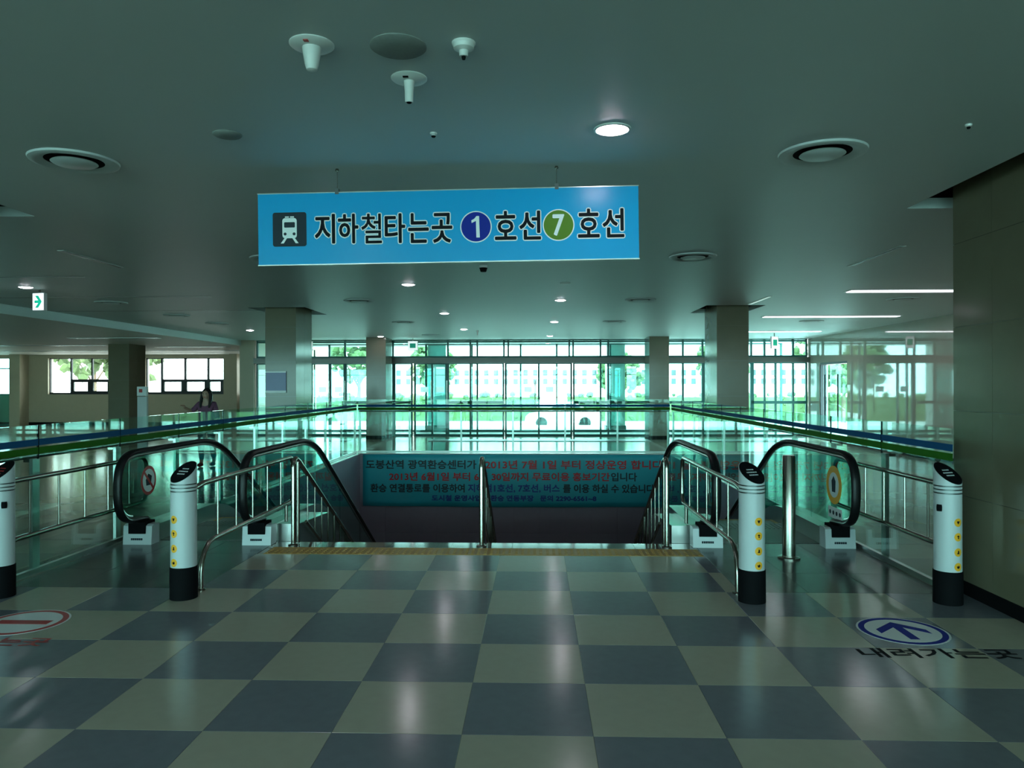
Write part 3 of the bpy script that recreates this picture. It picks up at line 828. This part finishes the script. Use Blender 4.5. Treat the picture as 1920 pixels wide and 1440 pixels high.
outlined('호선', 1083, 1174, 421, 54)
for px, py, m, ch in ((896.5, 426, 'navy', '1'), (1050, 424, 'line7', '7')):
    scirc(px, py, 29.5 * S, -.0126, 'paper', 'line_badge_rim', sg)
    bdg = scirc(px, py, 27.5 * S, -.0132, m, 'line_badge', sg)
    if ch == '7': stext(ch, px - 11, px + 11, py, 40, 'paper', 1.2, -.0138, bdg)
    else:
        pts = [lp(px + a, py + b) for a, b in ((1, -20), (6, -20), (7, 20), (0.5, 20), (0, -11), (-8, -7), (-8.5, -12), (-3, -15))]
        lbuild(MB().prism_y(pts, -.0138, -.0130), 'lettering', 'paper', bdg)
def rrect(x0, x1, z0, z1, r):
    p = []
    for cx_, cz_, a in ((x1 - r, z1 - r, 0), (x0 + r, z1 - r, 90), (x0 + r, z0 + r, 180), (x1 - r, z0 + r, 270)):
        p += [(cx_ + r * math.cos(R(a + t)), cz_ + r * math.sin(R(a + t))) for t in (0, 22, 45, 68, 90)]
    return p
cx_, cz_ = lp(545, 428)
pic = lbuild(MB().prism_y(rrect(cx_ - .113, cx_ + .113, cz_ - .113, cz_ + .113, .016), -.013, -.012), 'pictogram_field', 'slate', sg)
lbuild(MB().prism_y(rrect(cx_ - .048, cx_ + .048, cz_ - .058, cz_ + .075, .018), -.0136, -.0128)
       .prism_y([(cx_ - .030, cz_ + .078), (cx_ - .004, cz_ + .078), (cx_ - .004, cz_ + .086), (cx_ - .030, cz_ + .086)], -.0136, -.0128)
       .prism_y([(cx_ + .004, cz_ + .078), (cx_ + .030, cz_ + .078), (cx_ + .030, cz_ + .086), (cx_ + .004, cz_ + .086)], -.0136, -.0128)
       .prism_y([(cx_ - .035, cz_ - .058), (cx_ - .018, cz_ - .058), (cx_ - .040, cz_ - .092), (cx_ - .060, cz_ - .092)], -.0136, -.0128)
       .prism_y([(cx_ + .018, cz_ - .058), (cx_ + .035, cz_ - .058), (cx_ + .060, cz_ - .092), (cx_ + .040, cz_ - .092)], -.0136, -.0128), 'train_front', 'paper', pic)
lbuild(MB().prism_y(rrect(cx_ - .036, cx_ + .036, cz_ + .012, cz_ + .048, .006), -.0142, -.0134), 'train_window', 'slate', pic)
for s in (-1, 1): lbuild(MB().prism_y([(cx_ + s * .030 + .010 * math.cos(2 * PI * k / 14), cz_ - .030 + .010 * math.sin(2 * PI * k / 14)) for k in range(14)], -.0142, -.0134), 'train_lamp', 'slate', pic)

# ------------------------------------------------------------------ floor markings
def ring_mark(x, y, label, rim, inner):
    root = empty('floor_marking', (x, y, 0), label, 'floor sign')
    def circ(r, z0, z1, m, nm, p): return MB().prism_z([(x + r * math.cos(2 * PI * k / 40), y + r * math.sin(2 * PI * k / 40)) for k in range(40)], z0, z1).build(nm, m, p)
    circ(.275, .0005, .0012, 'paper', 'border', root); circ(.262, .0012, .0016, rim, 'rim', root); circ(.225, .0016, .002, 'paper', 'field', root)
    inner(root); return root
def arrow(root):
    x, y = 2.71, 1.52
    MB().prism_z([(x - .03, y - .17), (x + .03, y - .17), (x + .03, y + .10), (x - .03, y + .10)], .002, .0024).prism_z(
        [(x, y + .17), (x - .16, y + .02), (x - .16, y - .06), (x, y + .09), (x + .16, y - .06), (x + .16, y + .02)], .002, .0026).build('arrow', 'navy', root)
ra = ring_mark(2.71, 1.52, 'round white floor sticker with a blue arrow before the right column', 'navy', arrow)
def barmk(root):
    MB().prism_z([(-3.11 - .18, 1.485), (-3.11 + .18, 1.485), (-3.11 + .18, 1.565), (-3.11 - .18, 1.565)], .002, .0026).build('bar', 'red', root)
rb_ = ring_mark(-3.11, 1.53, 'round white floor sticker with a red bar at the left edge', 'red', barmk)
t = empty('floor_lettering', (2.72, 1.11, 0), 'black Korean floor lettering under the blue arrow sticker', 'floor sign')
place_text('lettering', '내려가는곳', 'ink', t, Matrix.Translation((0, 0, .0012)), .92, .16, .02)
t = empty('floor_lettering', (-3.12, 1.15, 0), 'dark red Korean floor lettering under the red bar sticker', 'floor sign')
place_text('lettering', '올라오는곳', 'red', t, Matrix.Translation((0, 0, .0012)), .86, .15, .02)

# ------------------------------------------------------------------ ceiling fittings
def ceiling_light(x, y, z, label, lit=True):
    root = empty('downlight', (x, y, z), label, 'ceiling light', 'round downlights')
    MB().lathe([(.104, .0), (.104, -.006), (.092, -.010), (.086, -.003)], (x, y, z), 28, cap=False).build('trim_ring', 'wplast', root, True)
    MB().lathe([(.004, -.024), (.040, -.022), (.068, -.016), (.084, -.008), (.086, -.002)], (x, y, z), 28).build('diffuser', 'lamp' if lit else 'paper', root, True)
    return root
DL = [(.77, .80, 'lit round downlight nearest the viewer, above the right end of the blue sign'), (-1.47, 2.95, 'lit round downlight hidden behind the blue sign on its left half'), (.75, 5.0, 'lit round downlight hidden behind the blue sign on its right half'),
      (-1.47, 7.15, 'lit round downlight just below the middle of the blue sign'), (.75, 9.2, 'lit round downlight right of the sign, nearest of the right row past the sign'), (-1.48, 11.4, 'lit round downlight second of the left row past the sign'),
      (.75, 13.5, 'lit round downlight second of the right row past the sign'), (-1.50, 15.63, 'lit round downlight third of the left row past the sign'), (.74, 18.3, 'lit round downlight third of the right row, above the entrance doors'),
      (-4.20, 18.3, 'lit round downlight in front of the column left of the entrance'), (-7.05, 15.7, 'lit round downlight left of the column with the painted reflection'), (-7.05, 7.20, 'lit round downlight beside the left exit sign'),
      (-1.47, -1.3, 'lit round downlight overhead just behind the viewer'), (.75, -3.6, 'lit round downlight right above the viewer'), (-1.47, -7.8, 'lit round downlight far behind the viewer on the left'), (.75, -9.5, 'lit round downlight far behind the viewer on the right')]
for x, y, l in DL: ceiling_light(x, y, H, l)
def diffuser(x, y, label):
    root = empty('air_diffuser', (x, y, H), label, 'air diffuser', 'round ceiling air diffusers')
    MB().lathe([(.262, 0), (.258, -.012), (.225, -.022), (.19, -.008), (.172, -.003)], (x, y, H), 36, cap=False).build('outer_ring', 'ceil', root, True)
    MB().lathe([(.001, -.024), (.120, -.026), (.136, -.016), (.130, -.010), (.001, -.005)], (x, y, H), 36, cap=False).build('centre_cone', 'ceil', root, True)
    MB().lathe([(.001, -.0015), (.19, -.0015), (.19, -.0005), (.001, -.0005)], (x, y, H), 36).build('dark_throat', 'black', root)
DF = [(-2.60, 1.27, 'round white air diffuser on the near left of the ceiling'), (2.11, 1.27, 'round white air diffuser on the near right of the ceiling'), (2.09, 5.0, 'round air diffuser right of the lower right sign corner'), (-2.62, 4.95, 'round air diffuser mostly hidden by the left end of the sign'),
      (-2.65, 9.15, 'round air diffuser left of the nearest downlight past the sign'), (2.09, 9.2, 'round air diffuser right of the nearest right-row downlight'), (-2.66, 13.45, 'third round air diffuser of the left row'), (2.1, 13.5, 'third round air diffuser of the right row'),
      (-2.65, 17.75, 'farthest round air diffuser of the left row'), (-6.97, 9.24, 'round air diffuser right of the left exit sign'), (-6.97, 11.6, 'round air diffuser between exit sign and left column, second of its row'), (-6.98, 13.55, 'round air diffuser nearest the far left downlight'),
      (6.46, 9.28, 'round air diffuser below the nearest strip light'), (6.52, 13.6, 'round air diffuser below the second strip light')]
for x, y, l in DF: diffuser(x, y, l)
def strip(x0, x1, y, label):
    root = empty('strip_light', ((x0 + x1) / 2, y, H), label, 'ceiling light', 'long strip lights')
    MB().box(x0 - .03, x1 + .03, y - .15, y + .15, H - .008, H - .0005).build('housing', 'wplast', root)
    MB().box(x0, x1, y - .11, y + .11, H - .016, H - .006).build('diffuser', 'tubel', root)
    d = bpy.data.lights.new('strip_lamp', 'AREA'); d.shape = 'RECTANGLE'; d.size = x1 - x0; d.size_y = .2; d.energy = 22; d.color = (.95, .95, 1)
    o = bpy.data.objects.new('strip_lamp', d); COL.objects.link(o); o.parent = root; o.location = (0, 0, -.03)
strip(5.12, 7.88, 8.18, 'nearest long strip light right of the stairwell')
strip(5.12, 7.88, 12.45, 'middle long strip light right of the stairwell')
strip(5.12, 7.92, 16.85, 'farthest long strip light, partly behind the right column')
def slot(x, y0, y1, label, m):
    root = empty('slot_diffuser', (x, (y0 + y1) / 2, H), label, 'air slot')
    MB().box(x - .035, x + .035, y0, y1, H - .006, H - .0005).build('frame', 'wplast', root)
    MB().box(x - .018, x + .018, y0 + .02, y1 - .02, H - .009, H - .004).build('slit', m, root)
slot(4.13, 4.45, 5.75, 'narrow dark ceiling slot right of the sign', 'steel_d')
slot(4.13, 8.85, 10.0, 'narrow pale lit ceiling slot before the right column', 'slot')
slot(-4.69, 4.35, 5.50, 'narrow dark ceiling slot left of the sign', 'steel_d')
for n, (x0, x1, y) in enumerate(((-8.9, -5.6, 6.25), (-8.9, -4.9, 8.5), (-8.9, -4.9, 10.7))):
    tag(MB().box(x0, x1, y - .012, y + .012, H - .004, H - .0005).build('trim_%d' % (n + 2), 'steel_d'), kind='structure')
for n, (x0, x1, y) in enumerate(((-18.0, -13.0, 12.6), (-20, -14, 15.5), (-12.0, -9.6, 16.0), (-20, -13, 19.5), (-12, -9.6, 20.5), (-19, -10, 23.2))):
    r_ = empty('ceiling_trough', ((x0 + x1) / 2, y, HL), ['unlit dark ceiling trough on the low left ceiling, nearest left', 'unlit ceiling trough on the low left ceiling, second from the viewer', 'short unlit ceiling trough beside the far left column', 'long unlit ceiling trough above the left windows', 'short unlit ceiling trough right of the far left column', 'longest unlit ceiling trough, closest to the windows'][n], 'ceiling trough')
    MB().box(x0, x1, y - .13, y + .13, HL - .012, HL - .0005).build('frame', 'wplast', r_)
    MB().box(x0 + .05, x1 - .05, y - .09, y + .09, HL - .016, HL - .010).build('lamp_cover', 'steel_d', r_)
# detectors
def det(name, x, y, label, plate_r, body, cat, mat_plate='wplast', tip=None):
    root = empty(name, (x, y, H), label, cat)
    MB().lathe([(plate_r * .4, -.016), (plate_r * .92, -.010), (plate_r, -.004), (plate_r, 0)], (x, y, H), 32).build('plate', mat_plate, root, True)
    if body: MB().lathe([(r_, -z) for r_, z in reversed(body)], (x, y, H), 24).build('body', 'wplast', root, True)
    if tip: MB().lathe([(tip[0] * .7, -tip[2]), (tip[0], -tip[1])], (x, y, H), 12).build('tip', 'black', root, True)
    return root
a_ = det('motion_detector', -.60, -.29, 'white ceiling detector with a fat rounded cone, leftmost of the near group', .093, [(.040, .012), (.038, .03), (.036, .045), (.028, .09), (.022, .108), (.010, .113)], 'detector')
MB().box(-.615, -.595, -.365, -.345, H - .016, H - .013).build('indicator', 'red', a_)
det('ceiling_speaker', -.24, -.26, 'flat grey round ceiling speaker in the near group', .120, None, 'speaker', 'grille')
det('fire_sprinkler', .04, -.28, 'small white ceiling sprinkler, rightmost of the near group', .050, [(.047, .006), (.042, .025), (.020, .034), (.018, .058)], 'sprinkler', tip=(.010, .057, .070))
a_ = det('flame_detector', -.25, .07, 'white ceiling detector with a thin straight stem below the speaker', .084, [(.026, .014), (.021, .06), (.019, .115)], 'detector', tip=(.014, .114, .118))
MB().box(-.27, -.245, .01, .025, H - .017, H - .0135).build('indicator', 'black', a_)
det('ceiling_disc', -1.42, .81, 'flat round ceiling disc left above the sign', .080, None, 'ceiling disc', 'grille')
det('fire_sprinkler', -.24, .83, 'tiny ceiling sprinkler above the middle of the sign', .020, [(.012, .01), (.012, .02)], 'sprinkler', tip=(.014, .018, .026))
det('fire_sprinkler', 2.73, .80, 'tiny dark ceiling sprinkler in the upper right', .018, None, 'sprinkler', tip=(.012, .008, .024))
det('dome_camera', -.29, 5.55, 'small dark dome camera hanging under the lower edge of the sign', .05, [(.045, .01), (.042, .03)], 'camera', tip=(.05, .028, .075))
det('ceiling_disc', .75, 7.1, 'flat round ceiling disc below the sign, between two downlights', .075, None, 'ceiling disc', 'wplast')
det('fire_sprinkler', -1.2, 16.2, 'tiny ceiling sprinkler near the farthest downlight of the left row', .04, [(.03, .01), (.015, .06), (.012, .12)], 'sprinkler')

# ------------------------------------------------------------------ exit signs
def exit_sign(x, y, z0, w, h, rz, label, arrow=True):
    root = empty('exit_sign', (x, y, z0 + h), label, 'exit sign', rz=rz)
    def lb(mb, nm, m, p=root): return lbuild(mb, nm, m, p)
    lb(MB().box(-w / 2, w / 2, -.03, .03, -h, 0), 'housing', 'white')
    lb(MB().box(-w / 2 + .008, w / 2 - .008, -.034, -.03, -h + .008, -.008), 'lit_face', 'exitw')
    lb(MB().box(-.01, .01, -.01, .01, 0, max(.01, H - z0 - h)), 'hanger', 'steel')
    if arrow:
        a = w * .30
        lb(MB().prism_y([(-a, -h / 2 - .02), (a * .5, -h / 2 - .02), (a * .5, -h / 2 + .02), (-a, -h / 2 + .02)], -.037, -.033)
           .prism_y([(a * 1.15, -h / 2), (.005, -h / 2 + .09), (-.05, -h / 2 + .09), (a * .4, -h / 2), (-.05, -h / 2 - .09), (.005, -h / 2 - .09)], -.0375, -.033), 'arrow', 'exitg')
    else:
        lb(MB().box(-w * .3, w * .3, -.037, -.033, -h * .75, -h * .25), 'figure', 'exitg')
exit_sign(-7.08, 7.55, 2.72, .20, .26, R(-10), 'small lit exit sign with a green arrow on the far left ceiling')
exit_sign(-3.40, 19.2, 2.66, .30, .28, 0, 'lit green exit sign above the glass left of the entrance', False)
exit_sign(-6.6, 19.2, 2.66, .26, .28, 0, 'lit exit sign hanging right of the column with the painted reflection', False)
exit_sign(6.95, 17.6, 2.60, .22, .34, R(20), 'lit exit sign right of the column behind the right escalator', False)

# ------------------------------------------------------------------ painted reflection on the left column, white stand, floor mat
nt_ = empty('painted_reflection', (-4.50, 10.42, 1.46), 'lilac panel painted as a reflection on the column left of the stairwell', 'painted reflection')
MB().box(-4.70, -4.32, 10.395, 10.419, 1.46, 1.86).build('board', 'refl_panel', nt_)  # flat panel coloured as the reflection of a doorway behind the viewer
MB().box(-4.70, -4.32, 10.392, 10.3955, 1.46, 1.50).build('bottom_strip', 'paper', nt_)  # white strip of the painted reflection
MB().box(-4.70, -4.32, 10.392, 10.3955, 1.835, 1.86).build('top_strip', 'paper', nt_)  # white strip of the painted reflection
sx = -11.1
sd_ = empty('notice_stand', (sx, 18, 0), 'narrow white standing notice beside the far left column', 'notice stand')
MB().box(sx - .20, sx + .20, 17.85, 18.15, -.006, .03).build('foot', 'steel_d', sd_)
MB().box(sx - .14, sx + .14, 17.96, 18.04, .03, 1.28).build('board', 'white', sd_)
MB().box(sx - .14, sx + .14, 17.94, 18.04, 1.30, 1.57).build('head_panel', 'paper', sd_)
MB().box(sx - .08, sx + .02, 17.936, 17.94, 1.40, 1.50).build('red_mark', 'red', sd_)
mt = MB().chamf(-2.75, 3.60, 17.9, 18.6, -.006, .010, .004).build('floor_mat', 'steel_d'); tag(mt, 'dark floor mat strip before the entrance doors', 'floor mat')

# ------------------------------------------------------------------ person
def skin_obj(name, verts, edges, radii, m, parent, root_i=0, sub=2):
    me = bpy.data.meshes.new(name); me.from_pydata(verts, edges, [])
    o = bpy.data.objects.new(name, me); COL.objects.link(o); o.parent = parent
    me.materials.append(M_[m])
    sk = o.modifiers.new('skin', 'SKIN'); sk.use_smooth_shade = True
    if not me.skin_vertices: me.attributes.new('x', 'FLOAT', 'POINT')
    for i, r_ in enumerate(radii):
        sv = me.skin_vertices[0].data[i]; sv.radius = r_ if isinstance(r_, tuple) else (r_, r_); sv.use_root = (i == root_i)
    s = o.modifiers.new('sub', 'SUBSURF'); s.levels = sub; s.render_levels = sub
    return o
def ensure_skin(name, verts, edges, radii, m, parent, root_i=0, sub=2):
    me = bpy.data.meshes.new(name)
    bm = bmesh.new(); lay = bm.verts.layers.skin.verify()
    vs = [bm.verts.new(v) for v in verts]; bm.verts.ensure_lookup_table()
    for a, b_ in edges: bm.edges.new((vs[a], vs[b_]))
    for i, v in enumerate(vs):
        r_ = radii[i]; v[lay].radius = r_ if isinstance(r_, tuple) else (r_, r_); v[lay].use_root = (i == root_i)
    bm.to_mesh(me); bm.free()
    me.materials.append(M_[m])
    o = bpy.data.objects.new(name, me); COL.objects.link(o); o.parent = parent
    sk = o.modifiers.new('skin', 'SKIN'); sk.use_smooth_shade = True
    s = o.modifiers.new('sub', 'SUBSURF'); s.levels = sub; s.render_levels = sub
    return o
pr = empty('person', (-6.18, 11.2, -.006), 'person in a purple top and dark trousers walking behind the left balustrade, hand raised', 'person')
# body: pelvis, spine, neck, head; arms; legs (faces -y, one hand raised to the chest on the image left)
bv = [(0, 0, .82), (0, 0, .98), (0, .0, 1.18), (0, .01, 1.27), (0, .0, 1.36), (0, -.01, 1.43), (0, -.01, 1.50),
      (-.15, .01, 1.235), (-.29, .02, 1.09), (-.36, -.14, 1.16), (-.375, -.19, 1.18),
      (.15, .01, 1.235), (.20, .03, 1.0), (.21, -.04, .80), (.21, -.06, .74),
      (-.085, 0, .78), (-.09, -.06, .44), (-.09, -.02, .09), (-.09, -.14, .035),
      (.085, 0, .78), (.09, .03, .44), (.09, .14, .10), (.09, .04, .04)]
be = [(0, 1), (1, 2), (2, 3), (3, 4), (4, 5), (5, 6), (2, 7), (7, 8), (8, 9), (9, 10), (2, 11), (11, 12), (12, 13), (13, 14), (0, 15), (15, 16), (16, 17), (17, 18), (0, 19), (19, 20), (20, 21), (21, 22)]
br = [(.13, .09), (.115, .08), (.125, .085), .05, .062, .082, .060, .05, .037, .030, .026, .05, .037, .030, .026, .078, .052, .036, .034, .078, .052, .036, .034]
ensure_skin('body', bv, be, br, 'skin', pr)
for hx, hy, hz_, sgn, ang in ((-.375, -.19, 1.18, -1, 1), (.21, -.06, .74, 1, 0)):
    for k in range(4):
        o_ = (k - 1.5) * .018
        if ang: fv = [(hx + o_, hy - .01, hz_ + .02), (hx + o_ * 1.1, hy - .05, hz_ + .045), (hx + o_ * 1.1, hy - .06, hz_ + .02 - .004 * k)]
        else: fv = [(hx, hy + o_, hz_), (hx - .005, hy + o_ * 1.1 - .01, hz_ - .05), (hx - .02, hy + o_ * 1.1 - .015, hz_ - .085 + abs(k - 1.5) * .006)]
        ensure_skin('finger', fv, [(0, 1), (1, 2)], [.010, .009, .007], 'skin', pr, 0, 1)
    tv = [(hx + .02, hy, hz_), (hx + .045, hy - .03, hz_ + .02), (hx + .045, hy - .05, hz_ + .04)] if ang else [(hx, hy - .03, hz_ + .01), (hx - .02, hy - .055, hz_ - .02), (hx - .025, hy - .06, hz_ - .045)]
    ensure_skin('thumb', tv, [(0, 1), (1, 2)], [.011, .010, .008], 'skin', pr, 0, 1)
# shirt, trousers, shoes, hair, face
sv_ = [(0, 0, .84), (0, 0, .98), (0, 0, 1.18), (0, .01, 1.265), (-.15, .01, 1.235), (-.25, .015, 1.13), (-.295, -.03, 1.10), (.15, .01, 1.235), (.19, .025, 1.04), (.205, .02, .93)]
ensure_skin('shirt', sv_, [(0, 1), (1, 2), (2, 3), (2, 4), (4, 5), (5, 6), (2, 7), (7, 8), (8, 9)], [(.165, .115), (.145, .105), (.15, .11), .062, .066, .055, .05, .066, .055, .05], 'plaid', pr)
tv_ = [(0, 0, .84), (-.085, 0, .78), (-.09, -.06, .44), (-.09, -.02, .12), (.085, 0, .78), (.09, .03, .44), (.09, .14, .13)]
ensure_skin('trousers', tv_, [(0, 1), (1, 2), (2, 3), (0, 4), (4, 5), (5, 6)], [(.14, .10), .092, .064, .05, .092, .064, .05], 'denim', pr)
for s, y0 in ((-1, -.02), (1, .13)):
    b = MB(); b.ico((s * .09, y0 - .06, .042), .1, 2, 0, (.42, 1.15, .42)); lbuild(b, 'shoe', 'black', pr, True)
hb = MB(); hb.ico((0, .022, 1.455), .105, 2, .02, (.92, .98, 1.02))
lbuild(hb, 'hair_cap', 'hair', pr, True)
for s in (-1, 1):
    ensure_skin('hair_lock', [(s * .055, .01, 1.50), (s * .088, -.005, 1.40), (s * .095, -.045, 1.28), (s * .085, -.095, 1.16)], [(0, 1), (1, 2), (2, 3)], [.04, .036, .034, .018], 'hair', pr)
ensure_skin('hair_back', [(0, .06, 1.5), (0, .095, 1.38), (0, .11, 1.22)], [(0, 1), (1, 2)], [.07, (.09, .05), (.07, .03)], 'hair', pr)
fc = MB(); fc.ico((0, -.03, 1.425), .085, 2, 0, (.82, .85, 1.12)); face_ = lbuild(fc, 'face', 'skin', pr, True)
nb = MB(); nb.ico((0, -.105, 1.415), .014, 1, 0, (.8, 1, 1.3)); lbuild(nb, 'nose', 'skin', face_, True)
for s in (-1, 1):
    e = MB(); e.ico((s * .030, -.093, 1.44), .010, 1, 0, (1.3, .6, .7)); lbuild(e, 'eye', 'ink', face_, True)
mo = MB(); mo.ico((0, -.093, 1.375), .016, 1, 0, (1.4, .5, .4)); lbuild(mo, 'mouth', 'red', face_, True)

# ------------------------------------------------------------------ outside
tag(MB().box(-70, 70, YO + .4, 27.5, -.6, -.05).box(-70, -9.3, LY + .5, 27.5, -.7, -.06).build('ground_forecourt', 'asphalt'), kind='structure')
tag(MB().add([(-90, 27.5, -.05), (90, 27.5, -.05), (90, 34, -.75), (-90, 34, -.75), (-90, 120, -.75), (90, 120, -.75)], [[0, 1, 2, 3], [3, 2, 5, 4]]).build('ground_road', 'asphalt'), kind='structure')
tag(MB().box(-60, 60, -60, BY - .3, -.6, -.05).build('ground_back', 'asphalt'), kind='structure')
def tree(x, y, h, r_, label, z=-.75):
    root = empty('tree', (x, y, z), label, 'tree', 'trees outside the glass front')
    MB().tube([(x, y, z), (x + .05, y, z + h * .3), (x - .05, y + .1, z + h * .65)], [.16, .12, .06], 8).build('trunk', 'bark', root, True)
    for s in (-1, 1): MB().tube([(x, y, z + h * .3), (x + s * r_ * .45, y, z + h * .55)], [.07, .03], 6).build('branch', 'bark', root, True)
    c = MB()
    for k in range(230):
        a, b_, q = random.uniform(0, 2 * PI), random.uniform(-1, 1), random.uniform(.55, 1)
        s_ = math.sqrt(1 - b_ * b_)
        c.ico((x + r_ * q * s_ * math.cos(a), y + r_ * q * s_ * math.sin(a), z + h * .66 + h * .33 * q * b_), random.uniform(.16, .34), 1, .35)
    cr = c.build('crown', 'leaf', root); cr['kind'] = 'stuff'
for n, (x, y, h, r_) in enumerate(((-20.0, 33, 7, 2.0), (-12.2, 49, 7.5, 2.2), (-7.6, 54, 6.0, 1.8), (7.2, 58, 5.0, 1.9), (13.5, 50, 6.0, 1.8), (19.5, 44, 6, 1.8), (-27, 42, 8, 3.0), (22, 51, 8, 3.0), (19.0, 20, 6.5, 2.2))):
    tree(x, y, h, r_, ['leafy tree outside the leftmost far windows', 'leafy tree outside behind the left column with the painted reflection', 'leafy tree outside left of the entrance doors', 'leafy tree outside right of the entrance doors', 'leafy tree outside behind the right columns', 'leafy tree outside near the right wall',
                       'leafy tree outside beyond the left end of the far windows', 'leafy tree outside at the right end of the street', 'leafy tree outside the side door in the right wall'][n])
def hedge(x0, x1, y, label):
    root = empty('hedge', ((x0 + x1) / 2, y, -.75), label, 'hedge')
    c = MB(); n = int((x1 - x0) * 16)
    for k in range(n):
        c.ico((random.uniform(x0, x1), y + random.uniform(-.45, .45), random.uniform(-.6, 1.0)), random.uniform(.12, .26), 1, .35)
    o = c.build('leaves', 'leaf', root); o['kind'] = 'stuff'
    MB().box(x0, x1, y - .35, y + .35, -.75, .8).build('inner_mass', 'leaf', root)
hedge(-20, .4, 46, 'clipped green hedge across the street, left part')
hedge(2.4, 22, 46, 'clipped green hedge across the street, right part')
bl = empty('building', (6, 66, -.75), 'white building across the street with rows of dark windows', 'building')
MB().box(-14, 30, 66, 76, -.75, 10).build('wall', 'bldg', bl)
MB().box(-14.3, 30.3, 65.7, 76.3, 10, 10.5).build('parapet', 'bldg', bl)
wm = MB().box(-.2, .2, -.05, .1, -.25, .25).mesh('window')
for r_ in range(3):
    for k in range(48): link('window', wm, 'bwin', bl, (-14 + .6 + k * .91 - 6, -.04, (2.7, 3.5, 6.4)[r_]))
# white car passing outside
cr_ = empty('car', (1.9, 38, -.75), 'small white car on the street beyond the entrance doors', 'car')
prof = [(-.2, .28), (-.15, .62), (.05, .78), (.85, .90), (1.45, 1.36), (2.55, 1.42), (3.25, 1.0), (3.85, .92), (3.95, .6), (3.9, .28)]
x0 = -.1
MB().prism_y([(x0 + a, -.75 + b_) for a, b_ in prof], 37.2, 38.8).build('body', 'carpaint', cr_)
MB().prism_y([(x0 + a, -.75 + b_) for a, b_ in [(1.02, .95), (1.50, 1.30), (1.95, 1.34), (1.95, .95)]], 37.18, 37.21).build('side_window', 'bwin', cr_)
MB().prism_y([(x0 + a, -.75 + b_) for a, b_ in [(2.03, .95), (2.03, 1.34), (2.52, 1.35), (3.05, 1.0), (3.05, .95)]], 37.18, 37.21).build('side_window', 'bwin', cr_)
for wx in (.72, 3.08):
    for yy in (37.16, 38.64):
        MB().prism_y([(x0 + wx + .31 * math.cos(2 * PI * k / 20), -.75 + .31 + .31 * math.sin(2 * PI * k / 20)) for k in range(20)], yy, yy + .2).build('wheel', 'rubber', cr_)
